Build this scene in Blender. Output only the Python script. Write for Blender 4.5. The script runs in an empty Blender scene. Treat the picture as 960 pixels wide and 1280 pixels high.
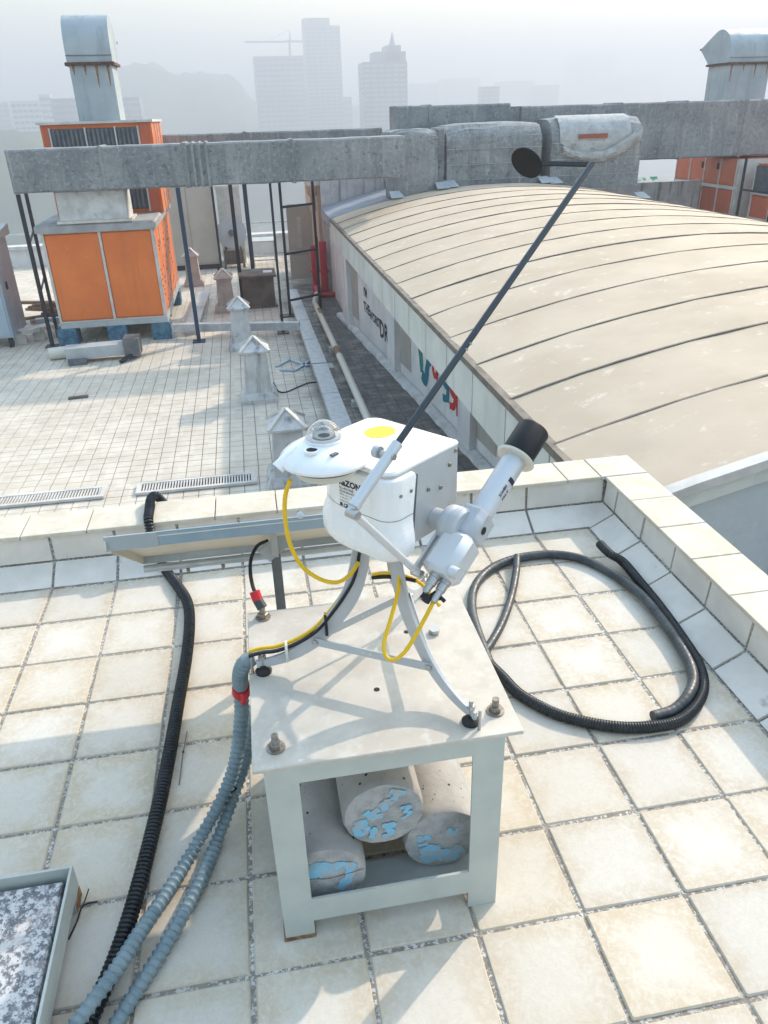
import bpy, bmesh, math, random
from mathutils import Vector, Matrix
random.seed(7)
sc = bpy.context.scene
col = sc.collection
R_ = math.radians

# ------------------------------------------------------------------ camera
TILE, TILE_Y = 0.25, 0.2448
FPX = 956.65
CAM_YAW, CAM_PITCH, CAM_ROLL = -0.16011, 0.47964, -0.03121
CAM = Vector((0.6492, -1.5322, 1.6366))
_cy, _sy = math.cos(CAM_YAW), math.sin(CAM_YAW)
CF = Vector((-_sy*math.cos(CAM_PITCH), _cy*math.cos(CAM_PITCH), -math.sin(CAM_PITCH)))
_r = Vector((_cy, _sy, 0)); _u = _r.cross(CF)
CR = math.cos(CAM_ROLL)*_r + math.sin(CAM_ROLL)*_u
CU = -math.sin(CAM_ROLL)*_r + math.cos(CAM_ROLL)*_u
cd = bpy.data.cameras.new('camera'); cam = bpy.data.objects.new('camera', cd); col.objects.link(cam)
m = Matrix((CR, CU, -CF)).transposed().to_4x4(); m.translation = CAM
cam.matrix_world = m
cd.sensor_fit = 'VERTICAL'; cd.sensor_height = 32.0; cd.lens = FPX/1280*32.0
cd.clip_start = 0.05; cd.clip_end = 20000
sc.camera = cam

# ------------------------------------------------------------------ sky, sun, exposure
SUN_AZ, SUN_EL = R_(51.5), R_(33.5)
SUN = Vector((math.sin(SUN_AZ)*math.cos(SUN_EL), math.cos(SUN_AZ)*math.cos(SUN_EL), math.sin(SUN_EL)))
w = bpy.data.worlds.new('World'); sc.world = w; w.use_nodes = True
nt = w.node_tree
sky = nt.nodes.new('ShaderNodeTexSky'); sky.sky_type = 'NISHITA'; sky.sun_disc = False
sky.sun_elevation = SUN_EL; sky.sun_rotation = SUN_AZ
sky.air_density = 2.4; sky.dust_density = 1.8; sky.ozone_density = 2.5; sky.altitude = 60
nt.links.new(sky.outputs[0], nt.nodes['Background'].inputs[0])
nt.nodes['Background'].inputs[1].default_value = 0.15
sl = bpy.data.lights.new('sun', 'SUN'); sl.energy = 2.0; sl.angle = R_(0.9); sl.color = (1.0, 0.85, 0.70)
so = bpy.data.objects.new('sun', sl); col.objects.link(so)
so.rotation_euler = (-SUN).to_track_quat('-Z', 'Y').to_euler(); so.location = SUN*60
sc.view_settings.view_transform = 'Standard'; sc.view_settings.look = 'None'
sc.view_settings.exposure = 1.57; sc.view_settings.gamma = 1.0; sc.view_settings.use_curve_mapping = False
sc.cycles.use_denoising = True
sc.cycles.max_bounces = 8; sc.cycles.volume_bounces = 2; sc.cycles.transparent_max_bounces = 16

# ------------------------------------------------------------------ pixel helpers (photo pixel -> direction -> surface it touches)
def ray(px, py): return CF + CR*((px-480)/FPX) + CU*((640-py)/FPX)
def gz(px, py, h=0.0):
    d = ray(px, py); return CAM + d*((h-CAM.z)/d.z)
def gy(px, py, y):
    d = ray(px, py); return CAM + d*((y-CAM.y)/d.y)
def gx(px, py, x):
    d = ray(px, py); return CAM + d*((x-CAM.x)/d.x)
def depth_of(p): return (Vector(p)-CAM).dot(CF)
LOW = -2.56           # level of the lower roof

# ------------------------------------------------------------------ materials
MATS = {}
class NB:
    """small node-building helper"""
    def __init__(s, name):
        s.m = bpy.data.materials.new(name); s.m.use_nodes = True
        s.t = s.m.node_tree; s.n = s.t.nodes; s.b = s.n['Principled BSDF']; s._tc = None
    def new(s, typ, **kw):
        n = s.n.new(typ)
        for k, v in kw.items(): setattr(n, k, v)
        return n
    def link(s, a, b): s.t.links.new(a, b)
    def coord(s, kind='Object'):
        if s._tc is None: s._tc = s.new('ShaderNodeTexCoord')
        return s._tc.outputs[kind]
    def world(s):
        g = s.new('ShaderNodeNewGeometry'); return g.outputs['Position']
    def rand(s):
        return s.new('ShaderNodeObjectInfo').outputs['Random']
    def noise(s, vec, scale, detail=6, rough=0.6, w=None, dist=0.0):
        n = s.new('ShaderNodeTexNoise')
        if w is not None: n.noise_dimensions = '4D'; s.link(w, n.inputs['W'])
        n.inputs['Scale'].default_value = scale; n.inputs['Detail'].default_value = detail
        n.inputs['Roughness'].default_value = rough; n.inputs['Distortion'].default_value = dist
        s.link(vec, n.inputs['Vector']); return n.outputs['Fac']
    def math(s, op, a, b=0.0, clamp=False):
        n = s.new('ShaderNodeMath', operation=op, use_clamp=clamp)
        for i, v in enumerate((a, b)):
            if isinstance(v, (int, float)): n.inputs[i].default_value = v
            else: s.link(v, n.inputs[i])
        return n.outputs[0]
    def ramp(s, fac, lo, hi, a=0.0, b=1.0):
        n = s.new('ShaderNodeMapRange'); n.interpolation_type = 'SMOOTHSTEP'
        n.inputs[1].default_value = lo; n.inputs[2].default_value = hi
        n.inputs[3].default_value = a; n.inputs[4].default_value = b
        s.link(fac, n.inputs[0]); return n.outputs[0]
    def mix(s, fac, a, b):
        n = s.new('ShaderNodeMix', data_type='RGBA')
        for i, v in ((0, fac), (6, a), (7, b)):
            if isinstance(v, (int, float)): n.inputs[i].default_value = v
            elif isinstance(v, tuple): n.inputs[i].default_value = (*v, 1)
            else: s.link(v, n.inputs[i])
        return n.outputs[2]
    def scalevec(s, vec, sx, sy, sz):
        n = s.new('ShaderNodeMapping'); n.inputs['Scale'].default_value = (sx, sy, sz)
        s.link(vec, n.inputs['Vector']); return n.outputs[0]
    def bump(s, h, strength=0.3, dist=0.01):
        n = s.new('ShaderNodeBump'); n.inputs['Strength'].default_value = strength
        n.inputs['Distance'].default_value = dist; s.link(h, n.inputs['Height'])
        s.link(n.outputs[0], s.b.inputs['Normal'])
    def done(s, colr=None, rough=0.6, metal=0.0, spec=None):
        if colr is not None:
            if isinstance(colr, tuple): s.b.inputs['Base Color'].default_value = (*colr, 1)
            else: s.link(colr, s.b.inputs['Base Color'])
        if isinstance(rough, (int, float)): s.b.inputs['Roughness'].default_value = rough
        else: s.link(rough, s.b.inputs['Roughness'])
        s.b.inputs['Metallic'].default_value = metal
        if spec is not None: s.b.inputs['Specular IOR Level'].default_value = spec
        MATS[s.m.name] = s.m; return s.m

def mottled(name, c1, c2, scale=6, rough=0.6, metal=0.0, bump=0.15, lo=0.35, hi=0.65, streak=None, dirt=None, dist=0.004, fine=60):
    b = NB(name); v = b.world()
    f = b.ramp(b.noise(v, scale), lo, hi); c = b.mix(f, c1, c2)
    if streak:   # (colour, scale, amount): vertical weathering streaks
        sv = b.scalevec(v, streak[1], streak[1], streak[1]*0.09)
        sf = b.ramp(b.noise(sv, 1.0, 5), 0.5, 0.72, 0, streak[2]); c = b.mix(sf, c, streak[0])
    if dirt:     # (colour, scale, lo, hi)
        df = b.ramp(b.noise(v, dirt[1], 8, 0.7), dirt[2], dirt[3]); c = b.mix(df, c, dirt[0])
    if bump: b.bump(b.noise(v, fine, 4), bump, dist)
    rn = b.ramp(b.noise(v, scale*2.3), 0.3, 0.7, max(0.05, rough-0.12), min(1, rough+0.12))
    return b.done(c, rn, metal)

def plain(name, c, rough=0.5, metal=0.0, spec=None):
    return NB(name).done(c, rough, metal, spec)

# terrace tiles: pale cement tile, yellowed towards the rim, whitish bloom in the middle
def tile_mat():
    b = NB('terrace_tile'); o = b.coord('Object'); r = b.rand(); wv = b.world()
    rw = b.math('MULTIPLY', r, 37.0)
    sep = b.new('ShaderNodeSeparateXYZ'); b.link(o, sep.inputs[0])
    ax = b.math('ABSOLUTE', sep.outputs[0]); ay = b.math('ABSOLUTE', sep.outputs[1])
    edge = b.math('MULTIPLY', b.math('MAXIMUM', ax, ay), 1/0.12)
    n1 = b.noise(o, 14, 6, 0.65, rw, 0.6); n2 = b.noise(o, 45, 6, 0.7, rw, 1.2); n3 = b.noise(wv, 1.3, 3)
    e2 = b.math('ADD', edge, b.math('MULTIPLY', b.math('SUBTRACT', n1, 0.5), 1.3))
    e2 = b.math('ADD', e2, b.math('MULTIPLY', b.math('SUBTRACT', r, 0.5), 0.25))
    yf = b.ramp(e2, 0.35, 1.05)
    c = b.mix(yf, (0.59, 0.55, 0.485), (0.505, 0.42, 0.31))
    c = b.mix(b.ramp(n2, 0.40, 0.66, 0, 0.6), c, (0.65, 0.62, 0.56))
    n5 = b.noise(o, 75, 7, 0.75, rw, 2.2); c = b.mix(b.ramp(n5, 0.50, 0.70, 0, 0.5), c, (0.46, 0.41, 0.32))
    c = b.mix(b.ramp(edge, 0.93, 1.02, 0, 0.45), c, (0.36, 0.31, 0.24))
    c = b.mix(b.ramp(n3, 0.35, 0.7, 0, 0.35), c, (0.46, 0.405, 0.32))
    c = b.mix(b.ramp(b.noise(o, 180, 3, 0.6, rw), 0.66, 0.75, 0, 0.45), c, (0.38, 0.34, 0.28))
    wr = b.noise(o, 22, 2, 0.5, rw, 2.5)
    c = b.mix(b.ramp(b.math('ABSOLUTE', b.math('SUBTRACT', wr, 0.5)), 0.0, 0.018, 0.22, 0.0), c, (0.45, 0.40, 0.32))
    hsv = b.new('ShaderNodeHueSaturation'); b.link(c, hsv.inputs['Color'])
    b.link(b.ramp(r, 0, 1, 0.93, 1.04), hsv.inputs['Value']); b.link(b.ramp(b.math('FRACT', b.math('MULTIPLY', r, 7.3)), 0, 1, 0.88, 1.08), hsv.inputs['Saturation'])
    b.bump(n5, 0.35, 0.002)
    return b.done(hsv.outputs[0], 0.75)
tile_mat()
def grout_mat():
    b = NB('grout'); v = b.world()
    f = b.ramp(b.noise(v, 120, 4, 0.65), 0.50, 0.56)
    base = b.mix(b.noise(v, 40), (0.11, 0.10, 0.095), (0.36, 0.32, 0.27))
    big = b.ramp(b.noise(v, 3.0, 3), 0.30, 0.6, 0.25, 1.0)
    c = b.mix(b.math('MULTIPLY', f, big), base, (0.62, 0.60, 0.57))
    b.bump(b.noise(v, 140), 0.6, 0.004); return b.done(c, 0.9)
grout_mat()
mottled('parapet_tile', (0.70, 0.655, 0.60), (0.60, 0.56, 0.51), 5, 0.7, bump=0.2, dirt=((0.26, 0.25, 0.24), 9, 0.60, 0.78))
mottled('coping_tile', (0.60, 0.555, 0.465), (0.52, 0.465, 0.37), 7, 0.75, bump=0.2, dirt=((0.64, 0.61, 0.56), 16, 0.48, 0.7))
def low_tile():
    b = NB('lower_roof_tile'); v = b.world(); sep = b.new('ShaderNodeSeparateXYZ'); b.link(v, sep.inputs[0])
    c = b.mix(b.ramp(b.noise(v, 2.2, 5), 0.35, 0.65), (0.66, 0.605, 0.52), (0.57, 0.51, 0.42))
    cell = b.new('ShaderNodeTexWhiteNoise'); cell.noise_dimensions = '3D'
    sn = b.new('ShaderNodeVectorMath', operation='SNAP'); sn.inputs[1].default_value = (0.192, 0.192, 5.0)
    b.link(v, sn.inputs[0]); b.link(sn.outputs[0], cell.inputs['Vector'])
    c = b.mix(b.math('MULTIPLY', cell.outputs['Value'], 0.35), c, (0.42, 0.38, 0.33))
    # black mould in the damp strip along the vaulted building, and patches round the pillars
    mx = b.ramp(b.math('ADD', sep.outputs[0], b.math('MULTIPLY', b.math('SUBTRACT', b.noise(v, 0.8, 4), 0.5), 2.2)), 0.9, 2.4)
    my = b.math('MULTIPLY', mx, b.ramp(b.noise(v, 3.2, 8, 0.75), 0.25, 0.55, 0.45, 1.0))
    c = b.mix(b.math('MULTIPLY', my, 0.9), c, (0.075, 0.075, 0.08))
    c = b.mix(b.ramp(b.noise(v, 1.1, 7, 0.72), 0.60, 0.78, 0, 0.55), c, (0.22, 0.21, 0.20))
    b.bump(b.noise(v, 40), 0.15, 0.004); return b.done(c, 0.65)
low_tile()
mottled('lower_grout', (0.15, 0.14, 0.13), (0.25, 0.23, 0.21), 3, 0.9, bump=0)
def duct_mat():
    b = NB('duct_render'); v = b.world()
    c = b.mix(b.ramp(b.noise(v, 1.1, 4), .35, .65), (.20, .215, .225), (.29, .30, .305))
    sv = b.scalevec(v, 4.2, 4.2, .35); c = b.mix(b.ramp(b.noise(sv, 1.0, 6, .65), .48, .70, 0, .6), c, (.125, .138, .15))
    sv2 = b.scalevec(v, 7.5, 7.5, .8); c = b.mix(b.ramp(b.noise(sv2, 1.0, 5, .6), .56, .72, 0, .7), c, (.42, .43, .43))
    c = b.mix(b.ramp(b.noise(v, 14, 7, .78), .50, .64, 0, .6), c, (.40, .41, .41))
    c = b.mix(b.ramp(b.noise(v, 9, 7, .78), .53, .66, 0, .65), c, (.06, .07, .08))
    b.bump(b.noise(v, 18, 6, .7), .5, .02); return b.done(c, .88)
duct_mat()
mottled('duct_peeled', (0.62, 0.63, 0.64), (0.48, 0.48, 0.47), 4, 0.7, bump=0.4, dirt=((0.33, 0.31, 0.29), 5, 0.56, 0.7), dist=0.02, fine=12)
mottled('vault_sheet', (0.48, 0.395, 0.30), (0.54, 0.45, 0.35), 0.9, 0.9, bump=0.15, dirt=((0.66, 0.59, 0.49), 5.5, 0.57, 0.72), streak=((0.42, 0.36, 0.28), 1.2, 0.35), dist=0.012, fine=8)
mottled('vault_seam', (0.12, 0.105, 0.09), (0.2, 0.17, 0.14), 8, 0.7, bump=0)
mottled('vault_apron', (0.24, 0.27, 0.31), (0.33, 0.36, 0.40), 2, 0.75, bump=0.3, dirt=((0.45, 0.46, 0.47), 5, 0.58, 0.75))
mottled('fascia', (0.66, 0.68, 0.63), (0.58, 0.60, 0.56), 2, 0.5, bump=0, streak=((0.30, 0.31, 0.30), 3, 0.4))
mottled('white_wall', (0.72, 0.72, 0.72), (0.60, 0.60, 0.61), 1.5, 0.85, bump=0.2, streak=((0.34, 0.33, 0.32), 3, 0.5))
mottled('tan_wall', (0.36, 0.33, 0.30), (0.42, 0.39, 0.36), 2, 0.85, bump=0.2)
mottled('peach_wall', (0.55, 0.40, 0.30), (0.48, 0.35, 0.28), 2, 0.85, bump=0.2, streak=((0.3, 0.24, 0.2), 3, 0.4))
mottled('gable_glass', (0.50, 0.545, 0.56), (0.46, 0.505, 0.525), 1.5, 0.25, bump=0)
mottled('galvanised', (0.42, 0.45, 0.48), (0.52, 0.55, 0.57), 9, 0.42, 0.55, bump=0.05)
mottled('galv_dull', (0.38, 0.42, 0.44), (0.48, 0.51, 0.53), 2, 0.6, 0.2, bump=0.1, dirt=((0.22, 0.22, 0.22), 4, 0.6, 0.75))
mottled('vent_sheet', (0.33, 0.38, 0.41), (0.41, 0.46, 0.49), 1.5, 0.55, 0.15, bump=0.05, streak=((0.22, 0.25, 0.27), 5, 0.5))
mottled('rust', (0.07, 0.035, 0.025), (0.14, 0.07, 0.045), 9, 0.9, bump=0.3)
mottled('rust_soft', (0.16, 0.075, 0.035), (0.36, 0.22, 0.12), 40, 0.9, bump=0.3)
mottled('orange_panel', (0.78, 0.20, 0.04), (0.68, 0.165, 0.035), 1.2, 0.45, bump=0.03, streak=((0.50, 0.13, 0.04), 4, 0.4), dirt=((0.76, 0.27, 0.10), 7, 0.60, 0.75))
mottled('orange_red', (0.58, 0.13, 0.055), (0.50, 0.11, 0.05), 1.2, 0.45, bump=0.03)
mottled('white_trim', (0.62, 0.60, 0.57), (0.5, 0.48, 0.45), 4, 0.6, bump=0.05)
mottled('grey_cap', (0.38, 0.38, 0.39), (0.28, 0.28, 0.29), 3, 0.75, bump=0.2)
mottled('louvre_dark', (0.055, 0.065, 0.08), (0.09, 0.10, 0.12), 4, 0.6, bump=0)
mottled('blue_block', (0.03, 0.10, 0.17), (0.08, 0.19, 0.27), 9, 0.8, bump=0.3, dirt=((0.02, 0.03, 0.05), 12, 0.55, 0.7))
plain('post_dark', (0.018, 0.024, 0.035), 0.5, 0.2)
plain('post_blue', (0.02, 0.045, 0.085), 0.5, 0.1)
mottled('beige_cabinet', (0.46, 0.45, 0.40), (0.40, 0.39, 0.35), 1, 0.5, bump=0.02)
mottled('blue_cabinet', (0.40, 0.48, 0.55), (0.34, 0.42, 0.50), 1.2, 0.45, bump=0.02)
mottled('grey_metal_dark', (0.10, 0.115, 0.13), (0.16, 0.175, 0.19), 5, 0.55, 0.3, bump=0.05)
mottled('brown_wood', (0.10, 0.075, 0.062), (0.15, 0.115, 0.095), 3, 0.8, bump=0.3, streak=((0.22, 0.19, 0.17), 4, 0.4))
mottled('old_timber', (0.22, 0.13, 0.08), (0.32, 0.2, 0.13), 6, 0.85, bump=0.3)
mottled('pillar_wash', (0.60, 0.60, 0.60), (0.48, 0.47, 0.46), 4, 0.8, bump=0.3, streak=((0.10, 0.11, 0.11), 7, 0.75), dirt=((0.25, 0.25, 0.25), 6, 0.58, 0.75))
mottled('pillar_pink', (0.46, 0.40, 0.37), (0.36, 0.31, 0.29), 4, 0.8, bump=0.3, streak=((0.2, 0.18, 0.17), 7, 0.5))
mottled('red_pipe', (0.42, 0.02, 0.03), (0.34, 0.018, 0.03), 4, 0.45, bump=0.02)
mottled('brick_red', (0.33, 0.10, 0.06), (0.25, 0.08, 0.05), 20, 0.9, bump=0.3)
mottled('table_paint', (0.47, 0.50, 0.47), (0.42, 0.45, 0.43), 9, 0.5, bump=0.05, dirt=((0.19, 0.12, 0.07), 55, 0.70, 0.75), fine=80)
mottled('table_plate', (0.55, 0.51, 0.45), (0.47, 0.43, 0.375), 11, 0.5, 0.1, bump=0.08, dirt=((0.60, 0.565, 0.51), 24, 0.5, 0.72))
mottled('concrete_core', (0.40, 0.385, 0.36), (0.33, 0.32, 0.305), 14, 0.9, bump=0.3, dirt=((0.08, 0.08, 0.08), 70, 0.71, 0.74), fine=90)
mottled('core_face', (0.42, 0.42, 0.42), (0.31, 0.315, 0.32), 30, 0.9, bump=0.5, dirt=((0.18, 0.18, 0.19), 60, 0.62, 0.75), fine=160)
b = NB('blue_chalk'); v = b.world()
b.bump(b.noise(v, 200), 0.3, 0.001); b.done(b.mix(b.ramp(b.noise(v, 48, 8, 0.8), 0.47, 0.56), (0.20, 0.50, 0.70), (0.38, 0.40, 0.41)), 0.95)
def granite():
    b = NB('granite'); v = b.world()
    c = b.mix(b.ramp(b.noise(v, 70, 4, 0.7), 0.42, 0.56), (0.12, 0.125, 0.14), (0.55, 0.54, 0.54))
    c = b.mix(b.ramp(b.noise(v, 26, 5, 0.7), 0.55, 0.68, 0, 0.8), c, (0.62, 0.60, 0.585))
    c = b.mix(b.ramp(b.noise(v, 130, 3, 0.7), 0.60, 0.66, 0, 0.8), c, (0.05, 0.055, 0.07))
    c = b.mix(b.ramp(b.noise(v, 9, 3, 0.7), 0.55, 0.7, 0, 0.3), c, (0.50, 0.42, 0.37))
    b.done(c, 0.45)
granite()
# instrument
mottled('instrument_white', (0.88, 0.88, 0.88), (0.86, 0.86, 0.86), 4, 0.3, bump=0.0, streak=((0.66, 0.64, 0.60), 22, 0.25), dirt=((0.55, 0.53, 0.5), 60, 0.70, 0.80))
mottled('instrument_grey', (0.56, 0.575, 0.58), (0.53, 0.545, 0.55), 30, 0.42, 0.35, bump=0.04, fine=300)
mottled('tripod_grey', (0.49, 0.515, 0.54), (0.46, 0.48, 0.51), 4, 0.48, 0.15, bump=0)
mottled('alu_tube', (0.60, 0.62, 0.645), (0.57, 0.59, 0.615), 3, 0.36, 0.35, bump=0)
plain('black_gloss', (0.006, 0.007, 0.010), 0.42, spec=0.3)
plain('black_matt', (0.012, 0.013, 0.016), 0.75)
plain('carbon_rod', (0.03, 0.04, 0.05), 0.3)
plain('rubber', (0.012, 0.012, 0.012), 0.6)
plain('steel_bright', (0.48, 0.48, 0.47), 0.3, 0.9)
mottled('steel_worn', (0.32, 0.30, 0.27), (0.22, 0.18, 0.14), 90, 0.5, 0.6, bump=0.2)
plain('yellow_cable', (0.80, 0.50, 0.005), 0.38)
plain('sticker_yellow', (0.85, 0.55, 0.03), 0.5)
plain('print_navy', (0.012, 0.016, 0.05), 0.6)
plain('ivory', (0.62, 0.60, 0.53), 0.4)
mottled('black_hose', (0.006, 0.008, 0.011), (0.016, 0.019, 0.023), 25, 0.36, bump=0)
mottled('old_hose', (0.025, 0.033, 0.04), (0.055, 0.066, 0.073), 20, 0.45, bump=0)
mottled('grey_hose', (0.145, 0.205, 0.235), (0.20, 0.26, 0.285), 18, 0.45, bump=0)
plain('red_tape', (0.55, 0.008, 0.02), 0.35)
plain('cream_panel', (0.60, 0.57, 0.48), 0.55)
mottled('panel_blue', (0.27, 0.36, 0.43), (0.33, 0.42, 0.48), 7, 0.45, 0.2, bump=0.05, dirt=((0.5, 0.53, 0.55), 30, 0.6, 0.75))
plain('pv_cell', (0.012, 0.016, 0.05), 0.15)
g = NB('clear_glass'); g.b.inputs['Transmission Weight'].default_value = 1.0; g.b.inputs['IOR'].default_value = 1.42; g.done((1, 1, 1), 0.0)
mottled('lining', (0.46, 0.475, 0.485), (0.36, 0.37, 0.375), 5, 0.75, bump=0.5, dirt=((0.22, 0.21, 0.20), 6, 0.54, 0.7), dist=0.02, fine=12)
mottled('plastic_sheet', (0.40, 0.41, 0.41), (0.26, 0.265, 0.265), 6, 0.4, bump=0.5, dist=0.02, fine=9)
mottled('graffiti_black', (0.02, 0.02, 0.03), (0.05, 0.05, 0.06), 9, 0.8, bump=0)
plain('graffiti_blue', (0.01, 0.15, 0.22), 0.8); plain('graffiti_red', (0.5, 0.03, 0.03), 0.8)
plain('tarp_green', (0.02, 0.42, 0.16), 0.5)
mottled('far_ground', (0.10, 0.13, 0.09), (0.2, 0.2, 0.18), 0.01, 0.9, bump=0)
mottled('forest', (0.045, 0.075, 0.035), (0.08, 0.11, 0.06), 0.02, 0.9, bump=0)
mottled('city_grey', (0.30, 0.31, 0.33), (0.26, 0.27, 0.29), 0.02, 0.7, bump=0)
mottled('city_white', (0.62, 0.62, 0.60), (0.55, 0.55, 0.54), 0.02, 0.7, bump=0)
mottled('city_glass', (0.14, 0.20, 0.27), (0.11, 0.16, 0.22), 0.02, 0.3, bump=0)
mottled('block_wall', (0.4, 0.39, 0.37), (0.34, 0.33, 0.31), 0.3, 0.85, bump=0)

# ------------------------------------------------------------------ mesh builder
class MB:
    def __init__(s): s.v = []; s.f = []
    def add(s, vs, fs):
        k = len(s.v); s.v += [Vector(p) for p in vs]; s.f += [tuple(i+k for i in q) for q in fs]; return s
    def box(s, x0, x1, y0, y1, z0, z1):
        return s.add([(x0,y0,z0),(x1,y0,z0),(x1,y1,z0),(x0,y1,z0),(x0,y0,z1),(x1,y0,z1),(x1,y1,z1),(x0,y1,z1)],
                     [(0,3,2,1),(4,5,6,7),(0,1,5,4),(1,2,6,5),(2,3,7,6),(3,0,4,7)])
    def bev(s, x0, x1, y0, y1, z0, z1, b=0.01):
        """box with chamfered vertical edges and top rim"""
        o = [(x0+b,y0),(x1-b,y0),(x1,y0+b),(x1,y1-b),(x1-b,y1),(x0+b,y1),(x0,y1-b),(x0,y0+b)]
        cx, cy = (x0+x1)/2, (y0+y1)/2
        i = [(cx+(x-cx)*(1-2*b/(x1-x0)), cy+(y-cy)*(1-2*b/(y1-y0))) for x, y in o]
        return s.loft([[(x,y,z0) for x,y in o], [(x,y,z1-b) for x,y in o], [(x,y,z1) for x,y in i]])
    def loft(s, rings, cap=True, closed=True):
        n = len(rings[0]); vs = [p for r in rings for p in r]; fs = []
        for k in range(len(rings)-1):
            for i in range(n if closed else n-1):
                j = (i+1) % n
                fs.append((k*n+i, k*n+j, (k+1)*n+j, (k+1)*n+i))
        if cap and closed: fs += [tuple(range(n))[::-1], tuple(range((len(rings)-1)*n, len(rings)*n))]
        return s.add(vs, fs)
    def bar(s, a, b, wd, ht, up=(0,0,1)):
        """rectangular bar from a to b"""
        a, b = Vector(a), Vector(b); d = (b-a).normalized(); up = Vector(up)
        if abs(d.dot(up)) > .99: up = Vector((0,1,0))
        x = d.cross(up).normalized()*wd/2; y = x.cross(d).normalized()*ht/2
        return s.loft([[p-x-y, p+x-y, p+x+y, p-x+y] for p in (a, b)])
    def rod(s, a, b, r, r2=None, n=16):
        return s.tube([a, b], r, n=n, ends=(r, r if r2 is None else r2))
    def tube(s, pts, r, n=12, ends=None, cap=True):
        pts = [Vector(p) for p in pts]; N = len(pts); rings = []
        t0 = (pts[1]-pts[0]).normalized()
        x = t0.cross(Vector((0,0,1)) if abs(t0.z) < .95 else Vector((0,1,0))).normalized()
        for k, p in enumerate(pts):
            t = (pts[min(k+1,N-1)]-pts[max(k-1,0)])
            if t.length < 1e-9: t = t0
            t = t.normalized(); x = (x - t*x.dot(t)).normalized(); y = t.cross(x)
            rr = r(k, N) if callable(r) else (ends[0]+(ends[1]-ends[0])*k/(N-1) if ends else r)
            rings.append([p + (x*math.cos(a)+y*math.sin(a))*rr for a in [2*math.pi*i/n for i in range(n)]])
        return s.loft(rings, cap)
    def lathe(s, prof, c, axis=(0,0,1), n=40):
        """prof: (radius, distance along axis)"""
        c = Vector(c); a = Vector(axis).normalized()
        x = a.cross(Vector((0,0,1)) if abs(a.z) < .95 else Vector((0,1,0))).normalized(); y = a.cross(x)
        rings = [[c+a*h+(x*math.cos(t)+y*math.sin(t))*max(r,1e-5) for t in [2*math.pi*i/n for i in range(n)]] for r, h in prof]
        return s.loft(rings)
    def prism(s, poly, off):
        """extrude a list of 3D points by a vector"""
        off = Vector(off); poly = [Vector(p) for p in poly]
        return s.loft([poly, [p+off for p in poly]])
    def build(s, name, mat, parent=None, smooth=False, base=None):
        o0 = base if base is not None else (ORG.get(parent.name, Vector((0,0,0))) if parent else Vector((0,0,0)))
        me = bpy.data.meshes.new(name)
        me.from_pydata([tuple(p-o0) for p in s.v], [], s.f)
        bm = bmesh.new(); bm.from_mesh(me); bmesh.ops.recalc_face_normals(bm, faces=bm.faces); bm.to_mesh(me); bm.free()
        me.materials.append(MATS[mat])
        if smooth:
            me.polygons.foreach_set('use_smooth', [True]*len(me.polygons))
            me.set_sharp_from_angle(angle=R_(38))
        o = bpy.data.objects.new(name, me); col.objects.link(o)
        if parent: o.parent = parent; ORG[o.name] = o0
        else: o.location = o0
        if parent is None: ORG[o.name] = o0
        return o
ORG = {}
def tag(o, label, cat, group=None):
    o['label'] = label; o['category'] = cat
    if group: o['group'] = group
    return o
def thing(name, label, cat, loc=(0,0,0), group=None):
    o = bpy.data.objects.new(name, None); col.objects.link(o); o.location = loc; o.empty_display_size = .1
    ORG[o.name] = Vector(loc); return tag(o, label, cat, group)
def structure(o): o['kind'] = 'structure'; return o
def single(name, mb, mat, base, label, cat, group=None, smooth=False):
    return tag(mb.build(name, mat, None, smooth, Vector(base)), label, cat, group)
def spline(pts, step):
    """Catmull-Rom resampled at about even steps"""
    P = [Vector(p) for p in pts]; P = [2*P[0]-P[1]] + P + [2*P[-1]-P[-2]]; out = []
    for i in range(1, len(P)-2):
        n = max(1, int((P[i+1]-P[i]).length/ (step)*1.0 + .5)*1)
        for k in range(n):
            t = k/n; a, b_, c, d = P[i-1], P[i], P[i+1], P[i+2]
            out.append(.5*((2*b_)+(c-a)*t+(2*a-5*b_+4*c-d)*t*t+(3*b_-a-3*c+d)*t**3))
    out.append(P[-2]); return out
def resample(pts, step):
    fine = spline(pts, step*.3); out = [fine[0]]; acc = 0.0; prev = fine[0]
    for q in fine[1:]:
        d = (q-prev).length
        while acc + d >= step and d > 1e-9:
            t = (step-acc)/d; prev = prev.lerp(q, t); out.append(prev.copy()); d = (q-prev).length; acc = 0.0
        acc += d; prev = q
    return out
def corrugated(pts, r, pitch, amp, n=14, prof=(0, 0, .35, 1, .35)):
    P = resample(pts, pitch/5)
    mb = MB(); mb.tube(P, lambda k, N: r - amp*.5 + amp*prof[k % 5], n=n); return mb
def text_mesh(body, size, extrude=0.0, bold=0.0):
    cu = bpy.data.curves.new('text', 'FONT'); cu.body = body; cu.size = size; cu.extrude = extrude; cu.offset = bold
    cu.resolution_u = 2
    o = bpy.data.objects.new('text', cu); col.objects.link(o)
    dg = bpy.context.evaluated_depsgraph_get(); me = bpy.data.meshes.new_from_object(o.evaluated_get(dg))
    vs = [v.co.copy() for v in me.vertices]; fs = [tuple(p.vertices) for p in me.polygons]
    bpy.data.objects.remove(o); bpy.data.curves.remove(cu); bpy.data.meshes.remove(me)
    return vs, fs
def lettering(body, size, fmap, bold=0.0):
    vs, fs = text_mesh(body, size, 0, bold); mb = MB(); mb.add([fmap(v.x, v.y) for v in vs], fs); return mb
def copies(src, parent, places, base=None):
    """place shared-mesh copies of a part; places: (location, euler)"""
    for loc, rot in places:
        c = src.copy(); col.objects.link(c); c.parent = parent; c.location = loc; c.rotation_euler = rot

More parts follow.
